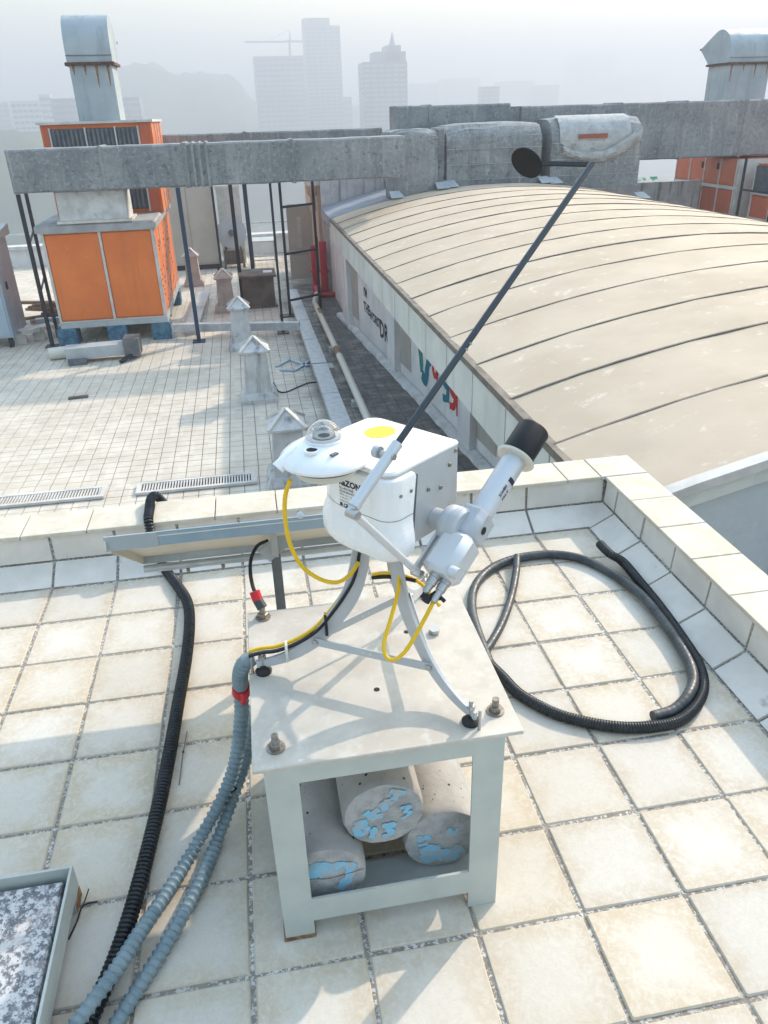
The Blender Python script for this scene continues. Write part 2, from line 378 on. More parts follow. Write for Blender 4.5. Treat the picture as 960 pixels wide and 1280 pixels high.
#@@SETTING
# ================================================================== far ground, hills, city
GROUND = -48.0
gm = MB(); n = 40
for i in range(n+1):
    for j in range(n+1):
        x = -6000 + 12000*i/n; y = -6000 + 12000*j/n
        gm.v.append(Vector((x, y, GROUND)))
gm.f += [(i*(n+1)+j, (i+1)*(n+1)+j, (i+1)*(n+1)+j+1, i*(n+1)+j+1) for i in range(n) for j in range(n)]
structure(gm.build('ground', 'far_ground'))
FAR = 1.0
def hill(name, pts, D, deep, mat='forest'):
    D *= FAR; deep *= FAR
    """ridge through photo skyline points at distance D, falling off behind and in front"""
    mb = MB(); rows = []
    sk = spline([gy(px, py, D) for px, py in pts], 8.0)
    K = 14
    for p in sk:
        row = []
        for k in range(-K, K+1):
            t = k/K; hgt = GROUND + (p.z-GROUND)*(0.5+0.5*math.cos(math.pi*t))
            row.append(Vector((p.x + random.uniform(-3, 3), p.y + t*deep, hgt + (random.uniform(-2.2, 2.8) if abs(k) < K else 0))))
        rows.append(row)
    mb.loft(rows, cap=False, closed=False); o = mb.build(name, mat, smooth=True); return structure(o)
hill('hill', [(20, 175), (90, 135), (130, 100), (160, 82), (190, 80), (222, 93), (262, 92), (290, 100), (312, 122), (345, 158), (420, 178)], 900, 330)
hill('hill', [(-330, 170), (-150, 152), (-40, 160), (60, 172), (150, 190), (240, 198)], 420, 130)
hill('hill', [(215, 190), (262, 176), (320, 183), (420, 192), (520, 190)], 560, 150)
def tower(name, label, D, x0, x1, ytop, mat, group, storeys=30, bays=6, crown=None, depth=None):
    """city tower standing on the ground at distance D: x0..x1 px wide, top at ytop px"""
    D *= FAR
    a = gy(x0, ytop, D); b2 = gy(x1, ytop, D); zt = (a.z+b2.z)/2; X0, X1 = a.x, b2.x; dep = depth or (X1-X0)*.8
    root = thing(name, label, 'building', ((X0+X1)/2, D+dep/2, GROUND), group)
    MB().box(X0, X1, D, D+dep, GROUND, zt).build('wall', mat, root)
    sh = zt-GROUND; fh = sh/storeys
    band = MB()
    for k in range(2, storeys):
        z = GROUND + k*fh; band.box(X0-.25, X1+.25, D-.25, D+dep+.25, z, z+fh*.45)
    band.build('window_band', 'city_glass' if mat != 'city_glass' else 'city_grey', root)['kind'] = 'stuff'
    pw = (X1-X0)/bays
    for k in range(bays+1):
        x = X0+k*pw; MB().box(x-.09*pw, x+.09*pw, D-.5, D-.02, GROUND, zt).build('pier', mat, root)
    for c in (crown or []):      # stepped tops: (x0px, x1px, ytop)
        p = gy(c[0], c[2], D); q = gy(c[1], c[2], D)
        MB().box(p.x, q.x, D+.1*dep, D+.9*dep, zt, (p.z+q.z)/2).build('crown', mat, root)
    return root
CG = 'towers fading into the city haze'
tower('tower', 'tall twin slab tower, highest in the hazy skyline', 720, 380, 424, 32, 'city_grey', CG, 40, 6, [(379, 412, 22)])
tower('tower', 'broad office block standing beside the tallest hazy tower', 690, 317, 379, 70, 'city_grey', CG, 26, 8)
tower('tower', 'low annex block at the foot of the tallest hazy tower', 760, 425, 439, 121, 'city_grey', CG, 12, 3)
tower('tower', 'darker stepped tower with a thin spire on its top', 520, 454, 508, 77, 'city_glass', CG, 30, 6, [(468, 508, 64), (484, 502, 56)])
p0 = gy(494, 56, 535*FAR); p1 = gy(494, 38, 535*FAR)
tw = [o for o in bpy.data.objects if o.get('label', '').startswith('darker stepped')][0]
MB().rod((p0.x, 545*FAR, p0.z), (p1.x, 545*FAR, p1.z), 2.2, .2, 8).build('spire', 'city_glass', tw)
for x0, x1, yt, D, lab, mt in [(512, 548, 104, 1100, 'pale wide block, first right of the spired tower', 'city_grey'), (556, 600, 98, 1150, 'pale block with flat roof behind the rear grey duct', 'city_grey'),
        (603, 624, 108, 620, 'small bluish block standing alone in front of paler blocks', 'city_glass'), (628, 668, 101, 1050, 'pale slab block between two bluish low blocks', 'city_grey'),
        (671, 699, 106, 900, 'low bluish block at the right of the pale slab', 'city_grey'), (722, 768, 66, 1500, 'faintest broad tower, almost lost in the white haze', 'city_grey'),
        (778, 830, 92, 1500, 'very faint low block right of the faintest tower', 'city_grey'), (440, 452, 132, 1000, 'very narrow pale block left of the spired tower', 'city_grey')]:
    tower('tower', lab, D, x0, x1, yt, mt, CG, 24, 5)
for x0, x1, yt, D, lab, mt in [(-60, 8, 128, 760, 'pale residential block behind the blue cabinet side of the roof', 'city_grey'), (12, 46, 126, 640, 'white residential block with flat roof near the wooded hill', 'city_white'),
        (48, 62, 118, 640, 'narrow white lift tower beside the glass block', 'city_white'), (63, 98, 123, 560, 'pale blue glass block behind the rusty vent duct', 'city_glass'), (99, 172, 122, 565, 'long pale glass block seen both sides of the vent duct', 'city_glass')]:
    tower('apartment_block', lab, D, x0, x1, yt, mt, 'pale blocks below the wooded hill', 18, 5)
# tower crane beside the tallest tower
c0 = gy(364, 68, 700*FAR); cr = thing('tower_crane', 'thin tower crane above the broad hazy office block', 'crane', (c0.x, 712*FAR, c0.z))
c1 = gy(364, 48, 700*FAR)
MB().box(c0.x-.8, c0.x+.8, 712*FAR-1, 712*FAR+1, c0.z, c1.z).build('mast', 'city_grey', cr)
j0 = gy(306, 51, 700*FAR); j1 = gy(380, 50, 700*FAR)
MB().bar((j0.x, 712*FAR, j0.z), (j1.x, 712*FAR, j1.z), 1.4, 1.2).build('jib', 'city_grey', cr)
MB().rod((c1.x, 712*FAR, c1.z), (c1.x, 712*FAR, c1.z+7), .7, .2, 6).build('cathead', 'city_grey', cr)
MB().bar((c1.x, 712*FAR, c1.z+7), ((j0.x+c1.x)/2, 712*FAR, j0.z+.6), .3, .3).build('tie', 'city_grey', cr)

# ================================================================== lower roof
lr = MB().box(-14, 22, -8, 30, GROUND, LOW-.012).build('lower_roof', 'lower_grout'); structure(lr)
LT = 0.192
tm = MB().bev(-LT*.475, LT*.475, -LT*.475, LT*.475, -.012, 0, .003)
def tile_places():
    out = []
    j = 0; y = 5.2
    while y < 29.8:
        x = -13.8
        while x < 3.75:
            # the vaulted building's wall stands on the right
            if x < 2.66 + max(0, (15.5-y))*0.0865 + .1: out.append((x, y))
            x += LT
        y += LT
    return out
allp = tile_places()
def seen(p):
    d = Vector((p[0], p[1], LOW))-CAM; wd = d.dot(CF); px = 480+FPX*d.dot(CR)/wd; py = 640-FPX*d.dot(CU)/wd
    return -20 < px < 470 and 380 < py < 622 and (py < 612 - px*.04)
near = sorted([p for p in allp if seen(p)], key=lambda p: (Vector((p[0], p[1], LOW))-CAM).length)[:300]
ns = set(near)
first = tm.build('roof_tile', 'lower_roof_tile', lr, base=Vector((0, 0, 0)))
first.location = (*near[0], LOW)
copies(first, lr, [((x, y, LOW+random.uniform(-.001, .0015)), (random.uniform(-.004, .004), random.uniform(-.004, .004), random.uniform(-.006, .006))) for x, y in near[1:]])
rest = MB(); hs = LT*.475
for x, y in allp:
    if (x, y) in ns: continue
    z = LOW + random.uniform(-.001, .0015)
    rest.add([(x-hs,y-hs,z-.012),(x+hs,y-hs,z-.012),(x+hs,y+hs,z-.012),(x-hs,y+hs,z-.012),(x-hs,y-hs,z),(x+hs,y-hs,z),(x+hs,y+hs,z),(x-hs,y+hs,z)],
             [(4,5,6,7),(0,1,5,4),(1,2,6,5),(2,3,7,6),(3,0,4,7)])
rest.build('roof_tiling', 'lower_roof_tile', lr)['kind'] = 'stuff'
# far edge wall of the lower roof
ew = thing('edge_wall', 'low pale edge wall with rail along the far side of roof', 'wall', (-2, 26.8, LOW))
MB().box(-14, 12, 26.6, 26.9, LOW, LOW+.55).build('wall', 'white_wall', ew)
MB().box(-14, 12, 26.5, 27.0, LOW+.55, LOW+.65).build('coping', 'duct_peeled', ew)
MB().rod((-14, 26.75, LOW+1.0), (12, 26.75, LOW+1.0), .03).build('rail', 'galvanised', ew)
for k in range(14): MB().rod((-13.5+k*1.9, 26.75, LOW+.65), (-13.5+k*1.9, 26.75, LOW+1.0), .025, n=8).build('rail_post', 'galvanised', ew)

# ================================================================== terrace (the tiled deck the camera stands on)
WX, WY = 2.0, 1.2245           # foot of the right and far parapet
te = MB().box(-6, 2.29, -5, 1.51, LOW-.02, -.0042).build('terrace', 'grout'); structure(te)
tw_, th_ = TILE*.5-.0046, TILE_Y*.5-.0046
t0 = MB().bev(-tw_, tw_, -th_, th_, -.012, 0, .0035).build('floor_tile', 'terrace_tile', te, base=Vector((0, 0, 0)))
pl = []
for i in range(-9, 8):
    for j in range(-9, 5):
        pl.append((((i+.5)*TILE+random.uniform(-.0015, .0015), (j+.5)*TILE_Y+random.uniform(-.0015, .0015), random.uniform(-.0012, .0015)),
                   (random.uniform(-.004, .004), random.uniform(-.004, .004), random.uniform(-.006, .006))))
t0.location = pl[0][0]
copies(t0, te, pl[1:])
# parapets: (distance out from the foot, height) of the sloped course, upright course and coping
O1, H1, O2, H2, O3 = .112, .062, .12, .172, .305
fw = thing('parapet_wall', 'tiled parapet wall running along the far side of the terrace', 'wall', (0, WY, 0))
rw = thing('parapet_wall', 'tiled parapet wall turning the corner beside the vaulted roof', 'wall', (WX, 0, 0))
MB().prism([(-6, WY+.006, -.01), (-6, WY+O1+.006, H1-.006), (-6, WY+O2+.008, H2), (-6, WY+O3-.006, H2), (-6, WY+O3-.006, LOW)], (6+WX+O2, 0, 0)).build('wall_core', 'grout', fw)
MB().prism([(WX+.006, 1.50, -.01), (WX+O1+.006, 1.50, H1-.006), (WX+O2+.008, 1.50, H2), (WX+O3-.006, 1.50, H2), (WX+O3-.006, 1.50, LOW)], (0, -6.5, 0)).build('wall_core', 'grout', rw)
def strip(parent, name, mat, along, f0, f1, depth, ends, gap=.006, shift=0.0):
    """tiles between two parallel lines; along='x' for the far wall, 'y' for the right one; f = (out, height)"""
    for a0, a1 in ends:
        j1, j2 = random.uniform(-.0015, .0015), random.uniform(-.0015, .0015)
        def pt(a, f, d=0.0):
            nx = (f1[1]-f0[1]); no = -(f1[0]-f0[0]); L = math.hypot(nx, no) or 1
            # inward normal of the strip
            o = f[0] + d*(nx/L); h = f[1] + d*(no/L)
            return Vector((a, WY+o, h)) if along == 'x' else Vector((WX+o, a, h))
        g = gap
        q0 = (f0[0]+(f1[0]-f0[0])*.04+j1*.3, f0[1]+(f1[1]-f0[1])*.04); q1 = (f1[0]-(f1[0]-f0[0])*.04, f1[1]-(f1[1]-f0[1])*.04)
        mb = MB()
        out_ = [pt(a0+g, q0, j1), pt(a1-g, q0, j2), pt(a1-g, q1, j2), pt(a0+g, q1, j1)]
        in_ = [pt(a0+g, q0, depth), pt(a1-g, q0, depth), pt(a1-g, q1, depth), pt(a0+g, q1, depth)]
        mb.loft([in_, out_]); mb.build(name, mat, parent)
fx = [(k*TILE, (k+1)*TILE) for k in range(-12, 8)]
fx[-1] = (fx[-1][0], WX+.05)
strip(fw, 'wall_tile', 'parapet_tile', 'x', (0, 0), (O1, H1), .010, [(a, (b if b < WX else WX+O1)) for a, b in fx])
strip(fw, 'wall_tile', 'parapet_tile', 'x', (O1, H1), (O2, H2), .010, [(a, (b if b < WX else WX+O1)) for a, b in fx])
ry = [(WY+.05 if k == -1 else WY-.245*k-.01, WY-.245*(k+1)-.01) for k in range(-1, 11)]
ry = [(b_, a_) for a_, b_ in ry]; ry[0] = (ry[0][0], WY+O1)
strip(rw, 'wall_tile', 'parapet_tile', 'y', (0, 0), (O1, H1), .010, ry)
strip(rw, 'wall_tile', 'parapet_tile', 'y', (O1, H1), (O2, H2), .010, [(a+.01, min(b+.01, WY+O1)) for a, b in ry])
for k in range(-9, 10):
    a = -.356+.2545*(k) + .0; b2 = a+.2545
    if b2 > 2.09: b2 = 2.09
    MB().bev(a+.002, b2-.002, WY+O2-.012, WY+O3, H2+.001, H2+.016+random.uniform(-.001, .001), .002).build('coping_tile', 'coping_tile', fw)
MB().bev(2.092, WX+O3, WY+O2-.012, WY+O3, H2+.001, H2+.0165, .002).build('coping_tile', 'coping_tile', fw)
y = WY+O2-.016
for k in range(11):
    MB().bev(WX+O2-.012, WX+O3, y-.238, y-.002, H2+.001, H2+.016+random.uniform(-.001, .001), .002).build('coping_tile', 'coping_tile', rw); y -= .240
#@@BUILDING
# ================================================================== vaulted building
VX, VZ, VR = 6.45, .15, 13.2      # crown line and radius
V0, V1, VN = 2.12, 16.66, 15
XE, XR = 2.6, 15.6
def arc_z(x): return VZ - VR + math.sqrt(VR*VR-(x-VX)**2)
vb = thing('vaulted_building', 'low building with cream barrel vault roof of ribbed sheets', 'building', (5, 9, LOW))
NA = 44; xs = [XE+(XR-XE)*i/NA for i in range(NA+1)]
st = (V1-V0)/VN
for k in range(VN):
    y0, y1 = V0+k*st+.004, V0+(k+1)*st-.004; mb = MB()
    sag = random.uniform(-.004, .004)
    mb.loft([[(x, y0, arc_z(x)+sag-.006+random.uniform(-.004, .004)), (x, y1, arc_z(x)+sag+.006+random.uniform(-.004, .004)), (x, y1, arc_z(x)-.05), (x, y0, arc_z(x)-.05)] for x in xs])
    mb.build('roof_sheet', 'vault_sheet', vb, smooth=True)
for k in range(VN+1):
    y = V0+k*st; mb = MB()
    hh = .016
    mb.loft([[(x, y-.011, arc_z(x)-.01), (x, y+.011, arc_z(x)-.01), (x, y+.011, arc_z(x)+hh), (x, y-.011, arc_z(x)+hh)] for x in [XE-.02+(XR-XE+.04)*i/NA for i in range(NA+1)]])
    mb.build('roof_rib', 'vault_seam', vb, smooth=True)
ze = arc_z(XE)
FB = ze-.46
for k in range(VN):
    y0, y1 = V0+k*st, V0+(k+1)*st
    MB().box(XE-.03, XE+.02, y0+.012, y1-.012, FB, ze-.055).build('fascia_panel', 'fascia', vb)
MB().box(XE-.045, XE+.02, V0, V1, ze-.05, ze+.012).build('eave_trim', 'vault_seam', vb)
MB().box(XE-.02, XE+.02, V0, V1, FB+.01, ze-.06).build('fascia_backing', 'vault_seam', vb)
# side wall (slightly askew under the eave), with piers, recesses and a rough plinth
WA, WB = Vector((2.74, 16.6, 0)), Vector((3.86, 3.2, 0)); wd = (WB-WA); wl = wd.length; wd.normalize(); wn = Vector((wd.y, -wd.x, 0))
if wn.x > 0: wn = -wn
def wp(s, z, out=0.0): return WA + wd*s + wn*out + Vector((0, 0, z))
def wbox(s0, s1, z0, z1, o0, o1):
    mb = MB(); mb.loft([[wp(s0, z0, o0), wp(s1, z0, o0), wp(s1, z0, o1), wp(s0, z0, o1)], [wp(s0, z1, o0), wp(s1, z1, o0), wp(s1, z1, o1), wp(s0, z1, o1)]]); return mb
wbox(0, wl, LOW, ze-.1, -.3, 0).build('side_wall', 'white_wall', vb)
for s in (0.65, 4.5, 8.3, 11.6): wbox(s, s+.48, LOW, ze-.12, .002, .10).build('pier', 'white_wall', vb)
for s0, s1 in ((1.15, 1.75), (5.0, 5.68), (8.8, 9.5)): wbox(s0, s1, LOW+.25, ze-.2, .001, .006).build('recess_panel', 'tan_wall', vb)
mb = MB(); rr = []
for k in range(60):
    s = wl*k/59; rr.append([wp(s, LOW, .02), wp(s, LOW, .15+random.uniform(-.012, .015)), wp(s, LOW+.05+random.uniform(-.01, .012), .13+random.uniform(-.01, .012)), wp(s, LOW+.08+random.uniform(-.012, .012), .02)])
mb.loft(rr); mb.build('plinth', 'duct_peeled', vb)
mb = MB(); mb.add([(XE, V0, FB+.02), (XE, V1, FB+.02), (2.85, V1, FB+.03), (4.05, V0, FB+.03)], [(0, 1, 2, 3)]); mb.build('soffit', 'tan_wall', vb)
# graffiti on the side wall (flat paint)
def wmap(s0, z0, tilt=0.0, out=.004): return lambda x, y: wp(s0+x*math.cos(tilt)-y*math.sin(tilt), z0+y*math.cos(tilt)+x*math.sin(tilt), out)
for body, size, s0, z0, bold, tl in (("I'M", .24, 2.30, -1.66, .008, 0), ('THE', .28, 2.25, -1.97, .009, -.02), ('WORST', .25, 2.75, -2.02, .009, -.03), ('DRU', .46, 3.56, -2.18, .014, -.02)):
    lettering(body, size, wmap(s0, z0, tl), bold).build('graffiti', 'graffiti_black', vb)
def stroke(pts, wdt, mat, out):
    """flat painted stroke on the side wall; pts in (along, height)"""
    mb = MB(); c = spline([(a, 0, b_) for a, b_ in pts], .06); L_, R2 = [], []
    for k, p in enumerate(c):
        t = (c[min(k+1, len(c)-1)]-c[max(k-1, 0)]).normalized(); q = wdt*random.uniform(.4, .55)
        L_.append(wp(p.x-t.z*q, p.z+t.x*q, out)); R2.append(wp(p.x+t.z*q, p.z-t.x*q, out))
    mb.loft([L_, R2], cap=False, closed=False); mb.build('graffiti', mat, vb)
stroke([(6.08, -1.62), (6.22, -1.78), (6.3, -2.12)], .20, 'graffiti_blue', .004)
stroke([(6.3, -2.15), (6.5, -2.2), (6.62, -1.9), (6.82, -1.72)], .20, 'graffiti_blue', .0045)
stroke([(6.15, -1.64), (6.25, -1.8), (6.34, -2.08)], .05, 'tarp_green', .006)
stroke([(7.0, -1.76), (6.88, -1.84), (6.95, -1.98), (7.12, -1.9), (7.06, -1.78), (7.1, -2.1), (6.98, -2.24)], .10, 'graffiti_red', .0052)
stroke([(7.55, -1.72), (7.38, -1.8), (7.42, -1.95), (7.58, -2.0), (7.55, -2.16), (7.36, -2.2)], .13, 'graffiti_blue', .0045)
stroke([(7.86, -1.78), (7.7, -1.84), (7.74, -1.98), (7.9, -2.03), (7.86, -2.18), (7.68, -2.22)], .12, 'graffiti_red', .0052)
stroke([(7.66, -1.76), (7.62, -2.2)], .06, 'graffiti_blue', .0057)
stroke([(8.02, -2.28), (8.0, -1.84), (8.2, -1.86), (8.22, -2.04), (8.04, -2.08)], .10, 'graffiti_red', .0048)
stroke([(8.1, -2.28), (8.08, -2.12)], .05, 'graffiti_black', .0060)
# near gable: frame strip under the arch and glass panels with mullions
ga = [XE+(XR-XE)*i/30 for i in range(31)]
MB().loft([[(x, V0-.05, arc_z(x)-.03), (x, V0-.05, arc_z(x)-.14), (x, V0+.03, arc_z(x)-.14), (x, V0+.03, arc_z(x)-.03)] for x in ga]).build('gable_trim', 'fascia', vb)
MB().loft([[(x, V0-.09, arc_z(x)+.03), (x, V0-.09, arc_z(x)-.03), (x, V0-.001, arc_z(x)-.03), (x, V0-.001, arc_z(x)+.03)] for x in ga]).build('gable_edge', 'white_trim', vb)
for k in range(10):
    x0 = XE+.02+k*1.1; x1 = min(x0+1.1, XR)
    mb = MB(); mb.loft([[(x0+.02, V0, LOW), (x1-.02, V0, LOW), (x1-.02, V0+.03, LOW), (x0+.02, V0+.03, LOW)], [(x0+.02, V0, arc_z(x0)-.12), (x1-.02, V0, arc_z(x1)-.12), (x1-.02, V0+.03, arc_z(x1)-.12), (x0+.02, V0+.03, arc_z(x0)-.12)]]).build('gable_pane', 'gable_glass', vb)
    MB().box(x0-.02, x0+.02, V0-.03, V0+.02, LOW, arc_z(x0)-.12).build('mullion', 'fascia', vb)
# grey flashed apron carrying on behind the vault, and its stained upstand
MB().loft([[(x, V1+.03, arc_z(x)-.05), (x, 19.2, arc_z(x)-.02), (x, 19.2, arc_z(x)-.25), (x, V1+.03, arc_z(x)-.25)] for x in [XE+.02+(XR-XE)*i/30 for i in range(31)]]).build('apron_roof', 'vault_apron', vb, smooth=True)
MB().box(XE+.05, 4.6, 19.22, 19.4, LOW, .36).build('upstand', 'pillar_wash', vb)
MB().box(XE+.0, 4.6, 19.18, 19.45, .362, .43).build('upstand_coping', 'white_trim', vb)
MB().box(9.0, XR, 19.22, 19.4, LOW, -.2).build('upstand', 'pillar_wash', vb)
MB().box(2.84, 15.4, 16.7, 19.2, LOW, -1.9).build('rear_block', 'white_wall', vb)
MB().loft([[(2.8, 16.66, LOW), (2.8, 19.2, LOW), (2.8, 19.2, arc_z(2.8)-.2), (2.8, 16.66, arc_z(2.8)-.2)], [(2.86, 16.66, LOW), (2.86, 19.2, LOW), (2.86, 19.2, arc_z(2.8)-.2), (2.86, 16.66, arc_z(2.8)-.2)]]).build('rear_wall', 'white_wall', vb)

# stair head with grey steel door, behind
sh = thing('stair_head', 'peach rendered stair head with open grey steel door', 'building', (3.1, 20.4, LOW))
MB().box(2.58, 4.6, 19.5, 23.5, LOW, .06).build('wall', 'peach_wall', sh)
MB().box(2.4, 4.7, 19.46, 23.7, .062, .2).build('roof_slab', 'white_trim', sh)
MB().lathe([(.02, 0), (.09, .01), (.07, .35), (.14, .42), (.17, .62), (.02, .63)], (2.46, 19.6, -.55), n=12).build('rain_hopper', 'peach_wall', sh, True)
MB().rod((2.46, 19.6, LOW), (2.46, 19.6, -.55), .05).build('downpipe', 'peach_wall', sh)
door = MB().box(1.83, 2.53, 20.9, 20.95, LOW+.1, LOW+2.08).build('door', 'beige_cabinet', sh)
MB().box(2.1, 2.2, 20.87, 20.899, LOW+.95, LOW+1.75).build('vision_panel', 'white_trim', door)
MB().box(1.9, 2.5, 20.86, 20.899, LOW+.8, LOW+.86).build('push_bar', 'galvanised', door)
MB().box(2.55, 2.579, 20.2, 20.8, LOW+.35, LOW+1.3).build('niche', 'louvre_dark', sh)
# fire main
fm = thing('fire_pipe', 'red fire riser pipes by the peach stair head', 'pipe', (2.52, 19.0, LOW))
for x, y, h in ((2.36, 19.05, 1.25), (2.58, 18.95, 1.35)): MB().rod((x, y, LOW), (x, y, LOW+h), .095).build('riser', 'red_pipe', fm, True)
MB().rod((2.36, 19.05, LOW+.25), (2.36, 18.5, LOW+.12), .07).build('elbow', 'red_pipe', fm, True)
MB().rod((2.36, 18.75, LOW+.07), (3.0, 18.6, LOW+.07), .07).build('low_pipe', 'red_pipe', fm, True)
for x, y in ((2.36, 19.05), (2.58, 18.95)): MB().lathe([(.02, 0), (.13, 0), (.13, .05), (.02, .05)], (x, y, LOW+.6), n=16).build('flange', 'red_pipe', fm, True)

# ================================================================== insulated ducts
def duct(name, label, x0, x1, y0, y1, z0, z1, joints=()):
    t = thing(name, label, 'duct', ((x0+x1)/2, (y0+y1)/2, z0))
    xs_ = sorted([x0, x1]+list(joints)); K = 7
    for a, b in zip(xs_[:-1], xs_[1:]):
        rings = []
        for k in range(K+1):
            x = a+(b-a)*k/K; j = lambda s=.007: random.uniform(-s, s)
            e = .03; zz0, zz1 = z0+j(), z1+j(); yy0 = y0+j(.012)
            rings.append([(x, yy0+e, zz0), (x, yy0, zz0+e), (x, yy0, zz1-e), (x, yy0+e, zz1), (x, y1-e, zz1), (x, y1, zz1-e), (x, y1, zz0+e), (x, y1-e, zz0)])
        MB().loft(rings).build('duct_section', 'duct_render', t, smooth=False)
    for x in xs_[1:-1]:
        MB().bev(x-.035, x+.035, y0-.022, y1+.022, z0-.02, z1+.02, .012).build('joint_strap', 'duct_render', t)
    return t
dl = duct('roof_duct', 'long weathered grey duct carried on posts over the orange unit', -3.6, 4.02, 15.2, 16.0, .47, 1.23, (-1.9, -.35, 1.75))
mb = MB()
for k in range(4): mb.box(-.72+k*.13, -.66+k*.13, 15.165, 15.185, .47, 1.24)
for k in range(4): MB().bev(-.34+k*.13, -.28+k*.13, 15.15, 16.03, .455, 1.255, .015).build('flexible_rib', 'duct_render', dl)
MB().bev(-2.92, -1.6, 15.45, 16.25, -.08, .465, .02).build('branch_neck', 'duct_peeled', dl)
MB().box(-2.98, -1.54, 15.4, 16.3, -.13, -.081).build('branch_flange', 'white_trim', dl)
duct('rear_duct', 'far grey duct just showing behind the long duct', -3.0, 4.3, 19.5, 20.2, .75, 1.33, (.9,))
rd = duct('side_duct', 'tall dark streaked grey duct behind the wrapped elbows', 7.4, 17.5, 18.0, 19.0, .43, 1.70, (9.9, 11.6, 13.2, 15.0))
duct('step_duct', 'lower grey duct length with raised lip, left of tall duct', 4.4, 7.15, 18.1, 19.0, .9, 1.78, (5.2,))
MB().box(7.16, 7.39, 18.12, 19.0, .8, 1.68).build('joint_collar', 'duct_render', rd)
def elbow(label, x0, x1, yf, zt, rad, mat='duct_render', hoops=3, left=None):
    t = thing('duct_elbow', label, 'duct', ((x0+x1)/2, yf+.5, 0), 'wrapped duct elbows rising from the vault roof')
    prof = [(yf, -.05)]
    for k in range(9):
        a = math.pi/2*k/8; prof.append((yf+rad-rad*math.cos(a), zt-rad+rad*math.sin(a)))
    prof += [(18.05, zt), (18.05, .3), (yf+.9, .3), (yf+.9, -.05)]
    K = 5; rings = []
    for k in range(K+1):
        x = x0+(x1-x0)*k/K; e = .05 if k in (0, K) else 0
        rings.append([(x, y+(e if i < 10 else 0)+random.uniform(-.015, .015), z-(e if i > 3 else 0)+random.uniform(-.015, .015)) for i, (y, z) in enumerate(prof)])
    mb = MB(); mb.loft(rings, closed=True); mb.build('elbow_body', mat, t, smooth=False)
    for k in range(hoops):
        z = .25+k*(zt-.45)/hoops
        MB().box(x0-.006, x1+.006, yf-.018, yf-.002, z-.003, z+.003).build('wire_hoop', 'galvanised', t)
    for s in (-.1, .1):
        p = x0-.1 if s < 0 else x1-.1
        mb = MB(); zz = arc_z(p+.15)+.02
        mb.loft([[(p, yf-.35, zz+.01), (p+.3, yf-.32, zz+.02), (p+.3, yf-.32, zz+.03), (p, yf-.35, zz+.02)], [(p+.02, yf+.0, zz+.12), (p+.25, yf+.0, zz+.13), (p+.25, yf+.0, zz+.14), (p+.02, yf+.0, zz+.13)]])
        mb.build('flashing', 'galv_dull', t)
    return t
elbow('narrow grey wrapped elbow where the long duct ends on vault', 4.03, 5.08, 16.75, 1.31, .22, hoops=0)
e2 = elbow('broad grey wrapped elbow in the middle of the vault edge', 5.3, 7.52, 16.8, 1.40, .45)
MB().bev(5.09, 5.29, 16.95, 17.7, .05, 1.33, .03).build('elbow_side', 'duct_render', e2)
e3 = elbow('torn wrapped elbow with white lining and loose plastic sheet', 7.75, 9.95, 16.8, 1.47, .5)
# torn cladding, plastic sheet
mb = MB(); rows = []
for k in range(13):
    a = k/12; rr_ = []
    for q in range(8):
        t = q/7; ang = math.pi/2*(.02+.98*t); x = 7.92+1.72*a
        low = .62+.30*(1-math.sin(math.pi*min(1, a*1.1)))*1.0
        z = low+(1.47-.5-low)*min(1, t*2) if t < .5 else 1.47-.5+.5*math.sin(math.pi/2*(t-.5)*2)
        y = 16.8 if t < .5 else 16.8+.5-.5*math.cos(math.pi/2*(t-.5)*2)
        rr_.append((x, y-.022+random.uniform(-.006, .006), z+.02))
    rows.append(rr_)
mb.loft(rows, cap=False, closed=False); mb.build('white_lining', 'lining', e3, smooth=True)
mb = MB(); rows = []
for k in range(26):
    a = k/25; x = 7.98+1.88*a; base = .72+.22*a-.30*math.sin(math.pi*a); rr_ = []
    for q in range(7):
        t = q/6; z = base+t*(.14+.16*a); rr_.append((x, 16.75-.05*math.sin(math.pi*t)*random.uniform(.6, 1.5)-.02, z+random.uniform(-.015, .015)))
    rows.append(rr_)
mb.loft(rows, cap=False, closed=False); mb.build('plastic_sheet', 'plastic_sheet', e3, smooth=True)
MB().box(8.35, 9.05, 16.755, 16.775, 1.0, 1.1).build('exposed_brick', 'brick_red', e3)
for k in range(3): MB().box(7.93, 9.7, 16.745, 16.752, .72+k*.14, .726+k*.14).build('lining_joint', 'galv_dull', e3)

# ================================================================== rooftop units
def unit_frame(t, x0, x1, yf, z0, z1, mat='white_trim', wdt=.05, verts=()):
    for x in (x0+wdt/2, x1-wdt/2, *verts): MB().box(x-wdt/2, x+wdt/2, yf-.02, yf-.001, z0, z1).build('trim', mat, t)
    for z in (z0, z1): MB().box(x0+wdt, x1-wdt, yf-.018, yf-.002, z-(wdt*.5 if z == z1 else 0), z+(0 if z == z1 else wdt*.5)).build('trim', mat, t)
ah = thing('air_handling_unit', 'orange panelled air handling unit on blue timber blocks', 'air conditioner', (-2.26, 17.5, LOW))
MB().box(-3.32, -1.20, 15.54, 19.6, -2.07, -.30).build('casing', 'orange_panel', ah)
for a, b2 in ((-3.30, -2.27), (-2.21, -1.24)): MB().bev(a, b2, 15.515, 15.538, -2.03, -.33, .008).build('front_panel', 'orange_panel', ah)
unit_frame(ah, -3.36, -1.18, 15.515, -2.08, -.29, verts=(-2.24,))
for k in range(4):
    y0 = 15.62+k*1.0; MB().box(-1.199, -1.175, y0, y0+.94, -2.02, -.33).build('side_panel', 'orange_panel', ah)
for k in range(5): MB().box(-1.20, -1.165, 15.56+k*1.0, 15.605+k*1.0, -2.07, -.29).build('trim', 'white_trim', ah)
mb = MB()
